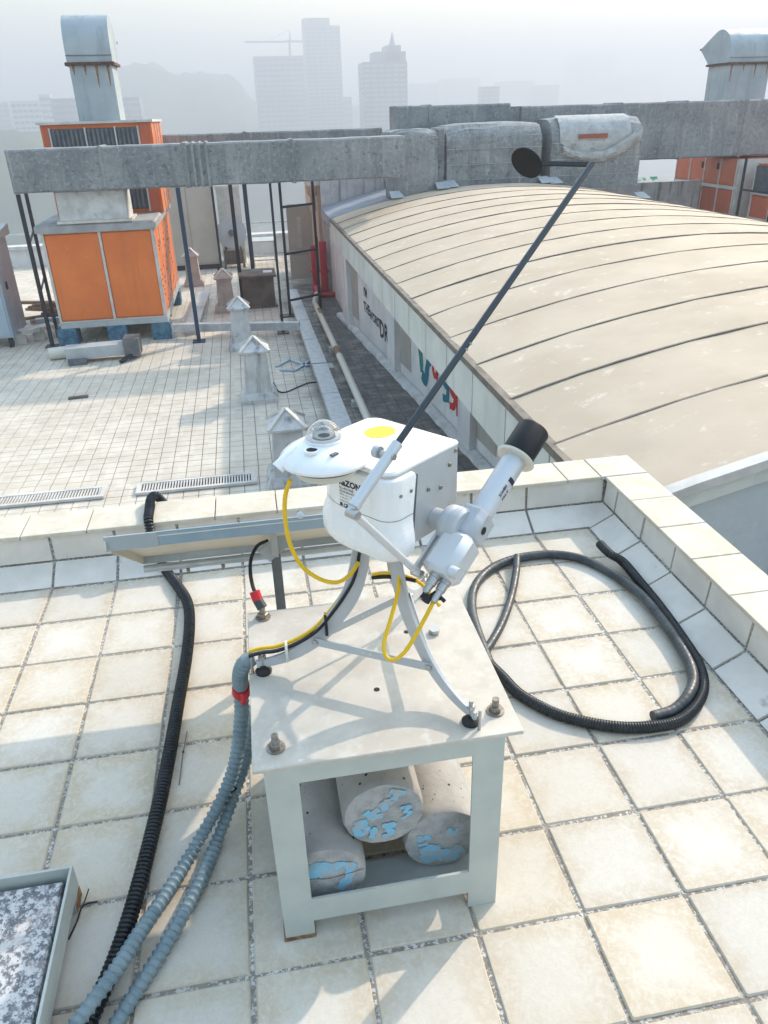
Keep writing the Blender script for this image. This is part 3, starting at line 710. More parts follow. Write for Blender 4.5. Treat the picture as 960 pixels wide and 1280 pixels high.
for k in range(46):
    y = random.choice((15.9, 16.3, 16.9, 17.4, 18.2, 18.6))+random.uniform(-.15, .15); z = random.uniform(-1.9, -.6); mb.box(-1.176, -1.168, y-.02, y+.02, z-.02, z+.02)
mb.build('rivet_hole', 'post_dark', ah)['kind'] = 'stuff'
MB().bev(-3.45, -1.10, 15.42, 19.7, -.288, -.14, .03).build('top_cap', 'grey_cap', ah)
MB().box(-3.36, -1.16, 15.5, 19.6, -2.2, -2.085).build('base_rail', 'galv_dull', ah)
for x in (-3.27, -2.24, -1.33):
    for y in (15.48, 18.9): MB().bev(x-.2, x+.2, y, y+.45, LOW+.002, -2.205, .02).build('timber_block', 'blue_block', ah)
MB().box(-3.26, -1.04, 17.0, 19.4, -.138, 1.62).build('upper_casing', 'orange_panel', ah)
for a, b2 in ((-3.06, -2.40), (-2.36, -1.80), (-1.76, -1.34)):
    g_ = MB().box(a, b2, 16.95, 16.995, -.05, 1.54).build('louvre_panel', 'louvre_dark', ah)
    k = a+.03
    while k < b2-.04:
        MB().box(k, k+.045, 16.925, 16.949, -.03, 1.52).build('louvre', 'grey_metal_dark', g_); k += .09
for x in (-3.08, -2.38, -1.78, -1.32): MB().box(x-.015, x+.015, 16.93, 16.996, -.1, 1.56).build('trim', 'white_trim', ah)
for x in (-3.22, -1.22): MB().box(x-.1 if x > -2 else x, x+.12, 16.97, 16.998, -.13, 1.60).build('corner_post', 'orange_red', ah)
MB().box(-3.32, -1.0, 16.93, 19.45, 1.622, 1.67).build('upper_cap', 'white_trim', ah)
for y in (17.6, 18.2, 18.8): MB().box(-1.04, -1.02, y, y+.03, -.1, 1.6).build('trim', 'white_trim', ah)
def gooseneck(label, x0, x1, y0, z0, zf, depth=.85, scl=1.0):
    t = thing('exhaust_vent', label, 'vent', ((x0+x1)/2, y0+depth/2, z0))
    MB().box(x0, x1, y0, y0+depth, z0, zf).build('shaft', 'vent_sheet', t)
    MB().bev(x0-.07, x1+.07, y0-.07, y0+depth+.07, zf, zf+.06, .01).build('flange', 'rust', t)
    pr = [(0, 0), (0, .26)]
    for k in range(1, 9):
        a = math.pi*.62*k/8; pr.append((.48-.48*math.cos(a), .26+.60*math.sin(a)))
    pr += [(1.28, .42), (.86, 0)]
    pts = [(y0+a*scl*depth/.85, zf+.061+b_*scl) for a, b_ in pr]
    MB().prism([(x0-.03, y, z) for y, z in pts], (x1-x0+.06, 0, 0)).build('hood', 'vent_sheet', t, smooth=True)
    MB().bar((x0-.04, pts[-2][0], pts[-2][1]), (x1+.04, pts[-2][0], pts[-2][1]), .05, .05).build('lip', 'rust', t)
    MB().box(x0-.036, x1+.036, y0-.012, y0-.001, zf+.17, zf+.185).build('seam', 'grey_metal_dark', t)
    for k in range(4):
        x = x0+.08+(x1-x0-.16)*k/3; L = random.uniform(.15, .5)
        mb = MB(); mb.add([(x-.03, y0-.004, zf), (x+.03, y0-.004, zf), (x+.005, y0-.004, zf-L), (x-.008, y0-.004, zf-L)], [(0, 1, 2, 3)]); mb.build('rust_run', 'rust_soft', t)
    return t
gooseneck('rust-streaked gooseneck exhaust vent standing on the orange unit', -2.52, -1.68, 17.35, 1.672, 2.68)
gooseneck('blue grey gooseneck exhaust vent beyond the tall streaked duct', 15.0, 16.3, 22.0, -1.0, 2.62, 1.1, 1.0)
# red-orange unit right of the vault
ar = thing('air_handling_unit', 'red-orange panelled unit with handles under the tall duct', 'air conditioner', (14, 19, LOW))
XA = 13.0
MB().box(XA+.03, XA+2.2, 17.6, 20.6, LOW+.2, .38).build('casing', 'orange_red', ar)
for k in range(4):
    y0 = 17.66+k*.74
    for z0, z1 in ((LOW+.25, -.34), (-.24, .36)):
        p = MB().box(XA, XA+.028, y0+.02, y0+.70, z0+.02, z1-.02).build('side_panel', 'orange_red', ar)
        if k in (1, 2): MB().box(XA-.03, XA-.001, y0+.08, y0+.13, z0+.35, z0+.5).build('handle', 'post_dark', p)
for k in range(5): MB().box(XA-.012, XA+.027, 17.63+k*.74, 17.67+k*.74, LOW+.22, .37).build('trim', 'white_trim', ar)
MB().box(XA-.016, XA+.026, 17.6, 20.6, -.33, -.25).build('trim', 'white_trim', ar)
MB().box(XA+.0, XA+2.2, 17.55, 17.599, LOW+.2, .38).build('end_panel', 'white_trim', ar)
a2 = thing('air_handling_unit', 'orange unit with dark louvre window beside the red-orange one', 'air conditioner', (14, 16.4, LOW))
MB().box(XA+.25, XA+2.4, 14.8, 17.2, LOW+.2, .30).build('casing', 'orange_red', a2)
for k in range(3):
    y0 = 14.85+k*.78
    MB().box(XA+.2, XA+.249, y0, y0+.74, -.30, .26).build('louvre_window', 'louvre_dark', a2)
    MB().box(XA+.21, XA+.249, y0, y0+.74, LOW+.25, -.42).build('side_panel', 'orange_red', a2)
for k in range(4): MB().box(XA+.19, XA+.248, 14.80+k*.78, 14.84+k*.78, LOW+.22, .28).build('trim', 'white_trim', a2)
for z in (-.36, -.95): MB().box(XA+.188, XA+.247, 14.8, 17.2, z-.035, z+.035).build('trim', 'white_trim', a2)
for y in (17.4, 16.1):
    MB().rod((XA+.05, y, LOW), (XA+.05, y, .42), .035, n=8).build('stand_post', 'post_dark', a2)
for z in (-.3, -1.3): MB().rod((XA+.05, 17.4, z), (XA+.05, 16.1, z), .025, n=8).build('stand_rail', 'post_dark', a2)
gt = thing('debris_sheet', 'crumpled green and white sheet caught under the tall duct', 'sheet', (10.9, 17.9, -.2))
for k, (x, y, z, mt) in enumerate(((10.9, 19.15, -.17, 'plastic_sheet'), (11.55, 19.15, -.17, 'tarp_green'), (11.2, 19.2, -.165, 'tarp_green'))):
    mb = MB(); rows = [[(x+i*.1, y+j*.06, z+random.uniform(0, .06)+.02*j) for j in range(4)] for i in range(6 if mt == 'plastic_sheet' else 3)]
    mb.loft(rows, cap=False, closed=False); mb.build('sheet_fold', mt, gt, smooth=True)
#@@LOWER
# ================================================================== things standing on the lower roof
PG = 'dark steel posts holding up the ducts'
def post(label, top, base, mat='post_dark', r=.035, ztop=.5, brace=None):
    b0 = gz(*base, LOW); t1 = gy(*top, b0.y)
    t = thing('steel_post', label, 'post', b0, PG)
    MB().bar(b0+Vector((0, 0, .02)), Vector((b0.x, b0.y, min(t1.z, ztop))), r*2, r*2).build('shaft', mat, t)
    MB().box(b0.x-.13, b0.x+.13, b0.y-.13, b0.y+.13, LOW, LOW+.02).build('base_plate', mat, t)
    return t, b0
post('dark steel post at the cabinet side corner of the orange unit', (25, 243), (66, 433), ztop=.47)
post('thick dark post with base plate right of the orange unit', (222, 230), (249, 427), 'post_blue', .04, ztop=.47)
post('slim dark post in front of the beige cabinet edge', (267, 230), (277, 337), ztop=.8)
post('slim dark post close against the orange unit side', (207, 233), (219, 327), ztop=.8)
post('dark post standing behind the brown wooden box', (292, 229), (304, 380), r=.045, ztop=.75)
post('thick blue post left of the dish and workbench', (306, 229), (317, 345), 'post_blue', .06, ztop=.75)
post('thinnest dark rod clipped to the duct front by the tray', (333, 203), (354, 416), r=.025, ztop=.95)
b0, b1 = gz(66, 433, LOW), None
pb = thing('steel_post', 'second dark post behind cabinet corner post joined by rungs', 'post', (-3.66, 16.35, LOW), PG)
MB().bar((-3.66, 16.35, LOW), (-3.66, 16.35, .47), .06, .06).build('shaft', 'post_dark', pb)
for z in (-.3, -1.25): MB().bar((-3.66, 16.32, z), (b0.x, b0.y+.04, z-.18), .03, .03).build('rung', 'post_dark', pb)
hf = thing('support_frame', 'dark steel ladder frame under the duct by red pipes', 'frame', gz(363, 395, LOW), PG)
q0 = gz(363, 395, LOW); q1 = gy(400, 378, q0.y+.5)
for q, zt in ((q0, .55), (Vector((q1.x, q0.y+.5, LOW)), .95)):
    MB().bar((q.x, q.y, LOW), (q.x, q.y, zt), .06, .06).build('upright', 'post_dark', hf)
for z in (-.15, -1.15, -2.2): MB().bar((q0.x, q0.y, z), (q1.x, q0.y+.5, z), .04, .05).build('rung', 'post_dark', hf)
MB().box(q0.x-.25, q0.x+.2, q0.y-.15, q0.y+.15, LOW, LOW+.03).build('base_plate', 'post_dark', hf)

def pillar(label, base, h, wdt, mat, yaw=0):
    b = gz(*base, LOW); b.y += wdt/2
    t = thing('vent_pillar', label, 'pillar', b, 'pyramid-capped vent pillars')
    s = wdt/2
    def sq(e, z): return [(b.x+x*e, b.y+y*e, LOW+z) for x, y in ((-1,-1),(1,-1),(1,1),(-1,1))]
    MB().loft([sq(s*1.32, 0), sq(s*1.32, .06), sq(s*1.12, .16)]).build('plinth', mat, t)
    MB().loft([sq(s*.95, .15), sq(s*.80, h-.22)]).build('shaft', mat, t)
    MB().loft([sq(s*1.0, h-.22), sq(s*1.02, h-.19), sq(s*.02, h)]).build('cap', mat, t)
    for k in range(4):
        a, b_ = sq(s*1.03, h-.185)[k], sq(s*.03, h+.01)[k]
        MB().bar(a, b_, .05, .03).build('hip', 'white_trim', t)
    return t
pillar('whitewashed vent pillar with mouldy pyramid cap, first beyond the far parapet', (366, 610), .98, .46, 'pillar_wash')
pillar('stained whitewashed vent pillar standing in a grey mould patch', (325, 503), 1.04, .46, 'pillar_wash')
pillar('grey vent pillar with a red brick at its foot', (304, 438), 1.03, .42, 'pillar_wash')
pillar('pinkish vent pillar left of the brown wooden box', (284, 391), 1.0, .42, 'pillar_pink')
pillar('cream vent pillar between orange unit and beige cabinet', (243, 358), 1.0, .42, 'pillar_pink')
q = gz(303, 440, LOW); single('brick', MB().bev(q.x-.02, q.x+.22, q.y-.25, q.y-.14, LOW, LOW+.07, .006), 'brick_red', (q.x, q.y, LOW), 'single red brick lying at the grey pillar foot', 'brick')

bx = thing('wooden_box', 'dark brown wooden box with flat lid beside pinkish pillar', 'box', (.85, 18.3, LOW))
for k in range(5): MB().box(.46+k*.156, .46+k*.156+.15, 17.93, 17.96, LOW+.05, LOW+.74).build('plank', 'brown_wood', bx)
MB().box(.47, 1.23, 17.961, 18.75, LOW+.03, LOW+.74).build('carcass', 'brown_wood', bx)
MB().bev(.40, 1.30, 17.85, 18.85, LOW+.742, LOW+.80, .01).build('lid', 'brown_wood', bx)
MB().box(.42, 1.28, 17.9, 18.0, LOW, LOW+.05).build('skid', 'brown_wood', bx)
MB().box(1.0, 1.22, 18.1, 18.4, LOW+.802, LOW+.82).build('offcut', 'white_trim', bx)

bc = thing('equipment_cabinet', 'tall beige double-door cabinet behind the orange unit', 'cabinet', (-.9, 26, LOW))
MB().box(-1.85, -.2, 24.02, 25.2, LOW+.15, -.1).build('carcass', 'beige_cabinet', bc)
for a, b2 in ((-1.84, -.99), (-.97, -.21)): MB().bev(a, b2, 24.0, 24.019, LOW+.2, -.12, .004).build('door', 'beige_cabinet', bc)
MB().box(-1.85, -.2, 24.05, 25.2, LOW, LOW+.15).build('skid', 'post_dark', bc)
c2 = thing('equipment_cabinet', 'white cabinet with vent top behind the round fan', 'cabinet', (.2, 25.2, LOW))
MB().box(-.1, .62, 24.9, 25.8, LOW, -.3).build('carcass', 'white_trim', c2)
MB().bev(-.14, .66, 24.86, 25.84, -.3, -.2, .02).build('top', 'white_trim', c2)
fn = thing('drum_fan', 'round grey drum fan leaning by the white cabinet', 'fan', (.25, 24, LOW))
MB().lathe([(.05, -.12), (.42, -.12), (.46, -.05), (.46, .1), (.02, .12)], (.25, 24.2, LOW+1.02), (0.1, -1, .15), 24).build('drum', 'galv_dull', fn, True)
MB().lathe([(.02, .0), (.10, .0), (.10, .05), (.02, .06)], (.25, 24.08, LOW+1.04), (0.1, -1, .15), 12).build('hub', 'grey_metal_dark', fn, True)
for s in (-.3, .3):
    for dy in (-.25, .25): MB().bar((.25+s, 24.2+dy, LOW), (.25+s*.7, 24.2, LOW+.75), .05, .05).build('leg', 'grey_metal_dark', fn)
MB().box(-.05, .55, 24.0, 24.4, LOW+.12, LOW+.5).build('motor_box', 'brown_wood', fn)
wb = thing('work_bench', 'bare tubular steel bench frame near the far edge', 'bench', (1.4, 24.2, LOW))
for x in (.85, 1.55):
    for y in (23.9, 24.7): MB().rod((x, y, LOW), (x, y, LOW+.75), .025, n=8).build('leg', 'galvanised', wb)
MB().box(.8, 1.6, 23.85, 24.75, LOW+.75, LOW+.78).build('top', 'galv_dull', wb)
for y in (23.9, 24.7): MB().rod((.85, y, LOW+.2), (1.55, y, LOW+.2), .02, n=8).build('rail', 'galvanised', wb)
kb = thing('control_cabinet', 'pale blue steel control cabinet left of the orange unit', 'cabinet', (-4.9, 17, LOW))
MB().box(-5.6, -4.38, 15.65, 16.8, LOW+.22, -.42).build('carcass', 'blue_cabinet', kb)
MB().box(-5.58, -4.42, 15.625, 15.649, LOW+.26, -.46).build('door', 'blue_cabinet', kb)
MB().loft([[(-5.7, 15.55, -.42), (-4.3, 15.55, -.42), (-4.3, 16.9, -.42), (-5.7, 16.9, -.42)], [(-5.7, 15.55, -.36), (-4.3, 15.55, -.36), (-4.3, 16.9, -.2), (-5.7, 16.9, -.2)]]).build('roof', 'galv_dull', kb)
for x in (-5.5, -4.48):
    for y in (15.75, 16.7): MB().box(x-.04, x+.04, y-.04, y+.04, LOW, LOW+.22).build('leg', 'post_dark', kb)
MB().box(-4.379, -4.36, 16.0, 16.08, LOW+1.15, LOW+1.3).build('handle', 'post_dark', kb)
MB().box(-4.72, -4.62, 15.61, 15.624, LOW+.42, LOW+.54).build('sticker', 'orange_panel', kb)

# cable trays and pipes
def tray(label, pts, wdt, hgt, z, mat='galvanised', leg=True):
    t = thing('cable_tray', label, 'cable tray', (pts[0][0], pts[0][1], LOW))
    d = (Vector(pts[1])-Vector(pts[0])); L = d.length; d.normalize(); n = max(2, int(L/1.6))
    for k in range(n):
        a = Vector(pts[0])+d*(L*k/n+.01); b_ = Vector(pts[0])+d*(L*(k+1)/n-.01)
        MB().bar((a.x, a.y, z+random.uniform(-.006, .006)), (b_.x, b_.y, z+random.uniform(-.006, .006)), wdt, hgt).build('tray_length', mat, t)
        if leg: MB().bar((a.x, a.y, LOW), (a.x, a.y, z-hgt/2), wdt*.8, .05, up=(0, 1, 0)).build('leg', mat, t)
    return t
tray('flat galvanised cable tray running towards the fire pipes', [(1.76, 8.6, 0), (1.70, 18.9, 0)], .27, .10, LOW+.17)
tray('low galvanised tray crossing between orange unit and ladder frame', [(-1.1, 15.55, 0), (1.62, 14.95, 0)], .16, .16, LOW+.22)
tray('narrow tray lying beside the orange unit', [(-.72, 15.7, 0), (-.55, 19.5, 0)], .3, .06, LOW+.16, 'galv_dull')
tray('short tray on legs between blue cabinet and orange unit', [(-4.35, 15.95, 0), (-3.7, 16.5, 0)], .3, .08, LOW+.25, 'white_trim')
tray('low tray passing behind the blue timber blocks', [(-4.2, 16.9, 0), (-1.2, 16.9, 0)], .16, .14, LOW+.25, 'galv_dull')
pp = thing('water_pipe', 'long cream pipe with rust marks beside the galvanised tray', 'pipe', (2.17, 13, LOW))
MB().tube([(2.17, 8.4, LOW+.16), (2.17, 12, LOW+.17), (2.15, 17.4, LOW+.16), (2.3, 18.4, LOW+.16)], .062).build('pipe_run', 'cream_panel', pp, True)
for y in (10.2, 13.5, 16.6): MB().box(2.07, 2.27, y-.06, y+.06, LOW, LOW+.10).build('support', 'duct_peeled', pp)
for y in (12.6, 16.0): MB().rod((2.168, y, LOW+.168), (2.165, y+.5, LOW+.168), .0635).build('rust_band', 'rust_soft', pp, True)
for q, lab in (((408, 470), 'grey concrete pad block next to the galvanised tray'), ((405, 355), 'small grey block on the floor before the steel door')):
    c = gz(*q, LOW); single('concrete_block', MB().bev(c.x-.14, c.x+.14, c.y-.14, c.y+.14, LOW, LOW+.2, .015), 'block_wall', (c.x, c.y, LOW), lab, 'block')

# loose debris on the lower roof
db = thing('scrap_duct', 'scrapped grey duct length with black end lying on tiles', 'scrap', (-2.6, 14.2, LOW))
MB().bar((-3.05, 14.15, LOW+.2), (-1.95, 14.25, LOW+.2), .35, .22).build('duct_body', 'galv_dull', db)
MB().bar((-3.0, 13.95, LOW+.06), (-2.65, 13.98, LOW+.06), .15, .10).build('foot', 'grey_metal_dark', db)
MB().bar((-1.93, 14.2, LOW+.25), (-1.63, 14.2, LOW+.25), .42, .34, up=(.3, 0, 1)).build('end_box', 'grey_metal_dark', db)
MB().bar((-1.8, 14.0, LOW+.1), (-2.0, 13.8, LOW+.03), .08, .05).build('bracket', 'post_dark', db)
single('scrap_pipe', MB().tube([(-3.45, 14.45, LOW+.12), (-2.7, 14.6, LOW+.12)], .12, n=20), 'ivory', (-3.1, 14.5, LOW), 'short cream plastic pipe beside the scrapped duct', 'pipe', smooth=True)
q = gz(98, 498, LOW); single('loose_plank', MB().bar((q.x-.16, q.y, LOW+.015), (q.x+.16, q.y+.03, LOW+.015), .1, .03), 'brown_wood', (q.x, q.y, LOW), 'short dark plank lying alone on the white tiles', 'plank')
tp = thing('timber_pile', 'small pile of broken timber behind the blue cabinet', 'timber', (-4.2, 18.2, LOW))
for k in range(9):
    a = random.uniform(-.5, .5); x, y = -4.2+random.uniform(-.3, .3), 18.2+random.uniform(-.3, .3); z = LOW+.06+.07*k*.7
    MB().bar((x-.45*math.cos(a), y-.45*math.sin(a), z), (x+.45*math.cos(a), y+.45*math.sin(a), z+random.uniform(-.03, .05)), .12, .06).build('plank', 'old_timber', tp)
for pts, lab in ((((345, 458), (362, 449), (385, 457)), 'bent blue plastic strip by the tray, upper piece'), (((350, 462), (368, 463), (388, 450)), 'bent blue plastic strip by the tray, lower piece')):
    P_ = [gz(*q, LOW+.02) for q in pts]; mb = MB()
    for a, b_ in zip(P_[:-1], P_[1:]): mb.bar(a, b_, .07, .02)
    single('plastic_strip', mb, 'blue_cabinet', P_[0], lab, 'strip')
P_ = [gz(*q, LOW+.012) for q in ((342, 478), (348, 489), (358, 490), (372, 484), (388, 478), (405, 478))]
single('loose_cable', MB().tube(spline(P_, .1), .012, n=6), 'post_dark', P_[0], 'thin dark cable curling from the stained pillar to the tray', 'cable', smooth=True)
# drain gratings in the lower roof
def grating(label, p, q):
    a, b_ = gz(*p, LOW), gz(*q, LOW); y = (a.y+b_.y)/2; t = thing('drain_grating', label, 'grating', ((a.x+b_.x)/2, y, LOW), 'white channel drain gratings')
    x0, x1 = a.x, b_.x; z = LOW+.01
    for u0, u1, v0, v1 in ((x0, x1, y-.16, y-.11), (x0, x1, y+.11, y+.16), (x0, x0+.06, y-.109, y+.109), (x1-.06, x1, y-.109, y+.109)):
        MB().box(u0, u1, v0, v1, z, z+.035).build('rim', 'white_trim', t)
    MB().box(x0+.06, x1-.06, y-.109, y+.109, z-.005, z+.003).build('channel', 'black_matt', t)
    mb = MB(); k = x0+.08
    while k < x1-.07: mb.box(k, k+.018, y-.109, y+.109, z+.012, z+.03); k += .036
    mb.build('grille', 'white_trim', t)['kind'] = 'stuff'
grating('long white drain grating nearer the corner hose, beyond the parapet', (172, 612), (322, 601))
grating('white drain grating continuing left beyond the parapet', (-60, 634), (132, 619))
#@@TERRACE
# ================================================================== steel table
TX0, TX1, TY0, TY1, TZ = .556, 1.100, -.428, .110, .525
tb = thing('steel_table', 'pale green painted steel table carrying the white sun tracker', 'table', ((TX0+TX1)/2, (TY0+TY1)/2, 0))
MB().bev(TX0, TX1, TY0, TY1, TZ-.008, TZ, .0015).build('table_top', 'table_plate', tb)
LX0, LX1, LY0, LY1, LW, LTH = .576, 1.062, -.4245, .092, .066, .006
for x, sx in ((LX0, 1), (LX1, -1)):
    for y, sy in ((LY0, 1), (LY1, -1)):
        mb = MB()   # angle section leg
        xa, xb = sorted((x, x+sx*LW)); ya, yb = sorted((y, y+sy*LTH)); mb.box(xa, xb, ya, yb, .0, TZ-.009)
        xa, xb = sorted((x, x+sx*LTH)); ya, yb = sorted((y+sy*LTH, y+sy*LW)); mb.box(xa, xb, ya, yb, .0, TZ-.009)
        lg = mb.build('leg', 'table_paint', tb)
        if (x, y) in ((LX0, LY0),):
            MB().box(x-.0015, x+LW+.001, y-.0012, y-.0003, .0, .008).build('rust_edge', 'rust_soft', lg)
            MB().box(x-.0016, x-.0003, y+.002, y+LW, .0, .03).build('rust_edge', 'rust_soft', lg)
            MB().box(x-.004, x+LW+.002, y-.004, y+LW, .0006, .0014).build('rust_stain', 'rust_soft', lg)
for y0, y1 in ((LY0+.0005, LY0+.0055), (LY1-.0055, LY1-.0005)):
    MB().box(LX0+LW, LX1-LW, y0, y1, TZ-.052, TZ-.009).build('apron', 'table_paint', tb)
    MB().box(LX0+LW-.004, LX1-LW+.004, y0-.0012 if y0 < 0 else y0, y1, .052, .122).build('lower_rail', 'table_paint', tb)
for x0, x1 in ((LX0+.0005, LX0+.0055), (LX1-.0055, LX1-.0005)):
    MB().box(x0, x1, LY0+LW, LY1-LW, TZ-.052, TZ-.009).build('apron', 'table_paint', tb)
    MB().box(x0, x1, LY0+LW, LY1-LW, .052, .112).build('lower_rail', 'table_paint', tb)
for y in (LY0+.09, -.158, LY1-.09): MB().box(LX0+.006, LX1-.006, y-.035, y+.035, .046, .052).build('shelf_bar', 'table_paint', tb)
def bolt(x, y, r=.0085, h=.023, mat='steel_worn'):
    b_ = thing('anchor_bolt', 'x', 'bolt', (x, y, TZ), 'threaded bolts standing in the table plate')
    MB().lathe([(.001, .0), (.019, .0), (.019, .003), (.001, .003)], (x, y, TZ+.0003), n=20).build('washer', mat, b_)
    MB().lathe([(.002, 0), (.0135, 0), (.0135, .010), (.011, .0115), (.002, .0115)], (x, y, TZ+.0034), n=6).build('nut', mat, b_)
    MB().tube([(x, y, TZ+.012+k*.0008) for k in range(int(h/.0008))], lambda k, N: r*.80+(.0006 if k % 3 == 0 else 0), n=12).build('stud', mat, b_)
    return b_
for px, py, lab in ((345, 935, 'worn steel bolt on the table corner above the rusty leg'), (619, 889, 'rusty bolt beside the tripod foot at table edge'),
                    (329, 772, 'short bolt under the red-taped connector'),):
    q = gz(px, py, TZ); bolt(q.x, q.y)['label'] = lab
q = gz(543, 791, TZ); single('hex_nut', MB().lathe([(.002, 0), (.014, 0), (.014, .012), (.002, .012)], (q.x, q.y, TZ+.0006), n=6), 'steel_bright', (q.x, q.y, TZ), 'bright loose hex nut on the table by the tripod', 'nut')
for px, py in ((471, 862), (395, 807), (508, 790)):
    q = gz(px, py, TZ); MB().lathe([(.0005, 0), (.0065, 0), (.0065, .0006), (.0005, .0006)], (q.x, q.y, TZ+.0002), n=14).build('bolt_hole', 'black_matt', tb)

# ------------------------------------------------------------------ concrete cores on the shelf
def core(label, cx, cz, yf, r, L, marks, rough=0):
    t = thing('concrete_core', label, 'concrete cylinder', (cx, yf, cz-r), 'concrete test cylinders under the table')
    n = 48; rings = []
    for k, y in enumerate((yf, yf+.004, yf+.02, yf+L)):
        e = (.965, .993, 1, 1)[k]
        rings.append([(cx+math.cos(2*math.pi*i/n)*r*e*(1+(random.uniform(-.028, .012) if k < 2 else 0)), y, cz+math.sin(2*math.pi*i/n)*r*e*(1+(random.uniform(-.028, .012) if k < 2 else 0))) for i in range(n)])
    MB().loft(rings, cap=False).build('shaft', 'concrete_core', t, True)
    mb = MB(); cr_ = [(cx, yf-.0006, cz)]
    for ring in range(1, 7):
        for i in range(n):
            a = 2*math.pi*i/n
            if ring == 6: p = rings[0][i]
            else: p = (cx+math.cos(a)*r*ring/6.2, yf-.0005+random.uniform(-.0004, .0004), cz+math.sin(a)*r*ring/6.2)
            cr_.append(p)
    fs = [(0, 1+i, 1+(i+1) % n) for i in range(n)]
    for ring in range(5):
        for i in range(n): fs.append((1+ring*n+i, 1+(ring+1)*n+i, 1+(ring+1)*n+(i+1) % n, 1+ring*n+(i+1) % n))
    mb.add(cr_, fs); mb.build('end_face', 'core_face', t)
    for q_, (wdt, mt, pts) in enumerate(marks):
        c = spline([(a, 0, b_) for a, b_ in pts], .06); A, B = [], []
        for k, p in enumerate(c):
            tt = (c[min(k+1, len(c)-1)]-c[max(k-1, 0)]).normalized(); w_ = wdt*random.uniform(.45, .85)*(1 if mt == 'blue_chalk' else .6)
            o_ = yf-.0022-.00025*q_-.000012*k
            A.append((cx+(p.x-tt.z*w_)*r, o_, cz+(p.z+tt.x*w_)*r)); B.append((cx+(p.x+tt.z*w_)*r, o_, cz+(p.z-tt.x*w_)*r))
        MB().loft([A, B], cap=False, closed=False).build('chalk_mark' if mt != 'black_matt' else 'crack', mt, t)
    # air pockets in the skin
    mb = MB()
    for k in range(60):
        a = random.uniform(.2*math.pi, .98*math.pi); y = yf+random.uniform(.02, L*.8); s = random.choice((.0008, .001, .0014, .002, .0032))
        c = Vector((cx+math.cos(a)*(r+.0004), y, cz+math.sin(a)*(r+.0004))); nrm = Vector((math.cos(a), 0, math.sin(a)))
        mb.lathe([(.0002, 0), (s, 0), (s, .0003), (.0002, .0003)], c, nrm, 8)
    mb.build('air_pocket', 'black_matt', t)['kind'] = 'stuff'
    return t
CRD = .0885; cz0 = .1105+.034
CRD = .09
cz0 = .052+CRD+.002
BC = 'blue_chalk'
core('lower concrete cylinder with cracked blue-chalked end, by the rusty leg', .680, cz0, -.392, CRD, .44,
     [(.22, BC, [(-.45, .05), (-.32, .38), (-.08, .42), (.1, .22), (.2, .34)]), (.2, BC, [(.12, .36), (.4, .38), (.6, .25), (.55, -.05), (.38, -.35), (.25, -.5)]), (.3, BC, [(-.5, .2), (-.2, .28), (.05, .3)]), (.025, 'black_matt', [(-.95, -.05), (-.4, .06), (.0, -.02), (.45, .03), (.92, .12)])])
core('top concrete cylinder with blue chalk letters on its end', .818, cz0+.123, -.355, .092, .44,
     [(.13, BC, [(-.72, -.18), (-.5, -.12), (-.52, -.28), (-.38, -.42), (-.62, -.5), (-.72, -.2)]), (.13, BC, [(-.45, .2), (-.22, -.1)]), (.11, BC, [(-.12, .24), (-.34, .04), (-.02, .0)]), (.12, BC, [(-.08, .44), (.06, .22), (.06, .46), (.22, .36)]),
      (.12, BC, [(.16, .78), (.52, .64)]), (.13, BC, [(.34, .7), (.24, .46)]), (.13, BC, [(-.22, -.34), (-.34, -.7)]), (.12, BC, [(-.06, -.36), (.24, -.34), (.06, -.5), (.22, -.6), (-.06, -.72)]), (.07, BC, [(.38, .16), (.64, .2), (.5, .02), (.68, -.02), (.42, -.2)])])
core('lower concrete cylinder with faint blue marks, sunlit on its skin', .955, cz0, -.345, .091, .44,
     [(.10, BC, [(-.62, .28), (-.6, .1), (-.42, .22), (-.36, .08)]), (.10, BC, [(.12, .12), (.16, .34), (.34, .14), (.38, .34)]), (.09, BC, [(-.66, -.06), (-.4, -.04)]), (.34, BC, [(-.55, -.62), (-.2, -.46), (.2, -.6), (.55, -.42)]), (.2, BC, [(-.6, -.3), (-.3, -.22), (-.1, -.34)])])

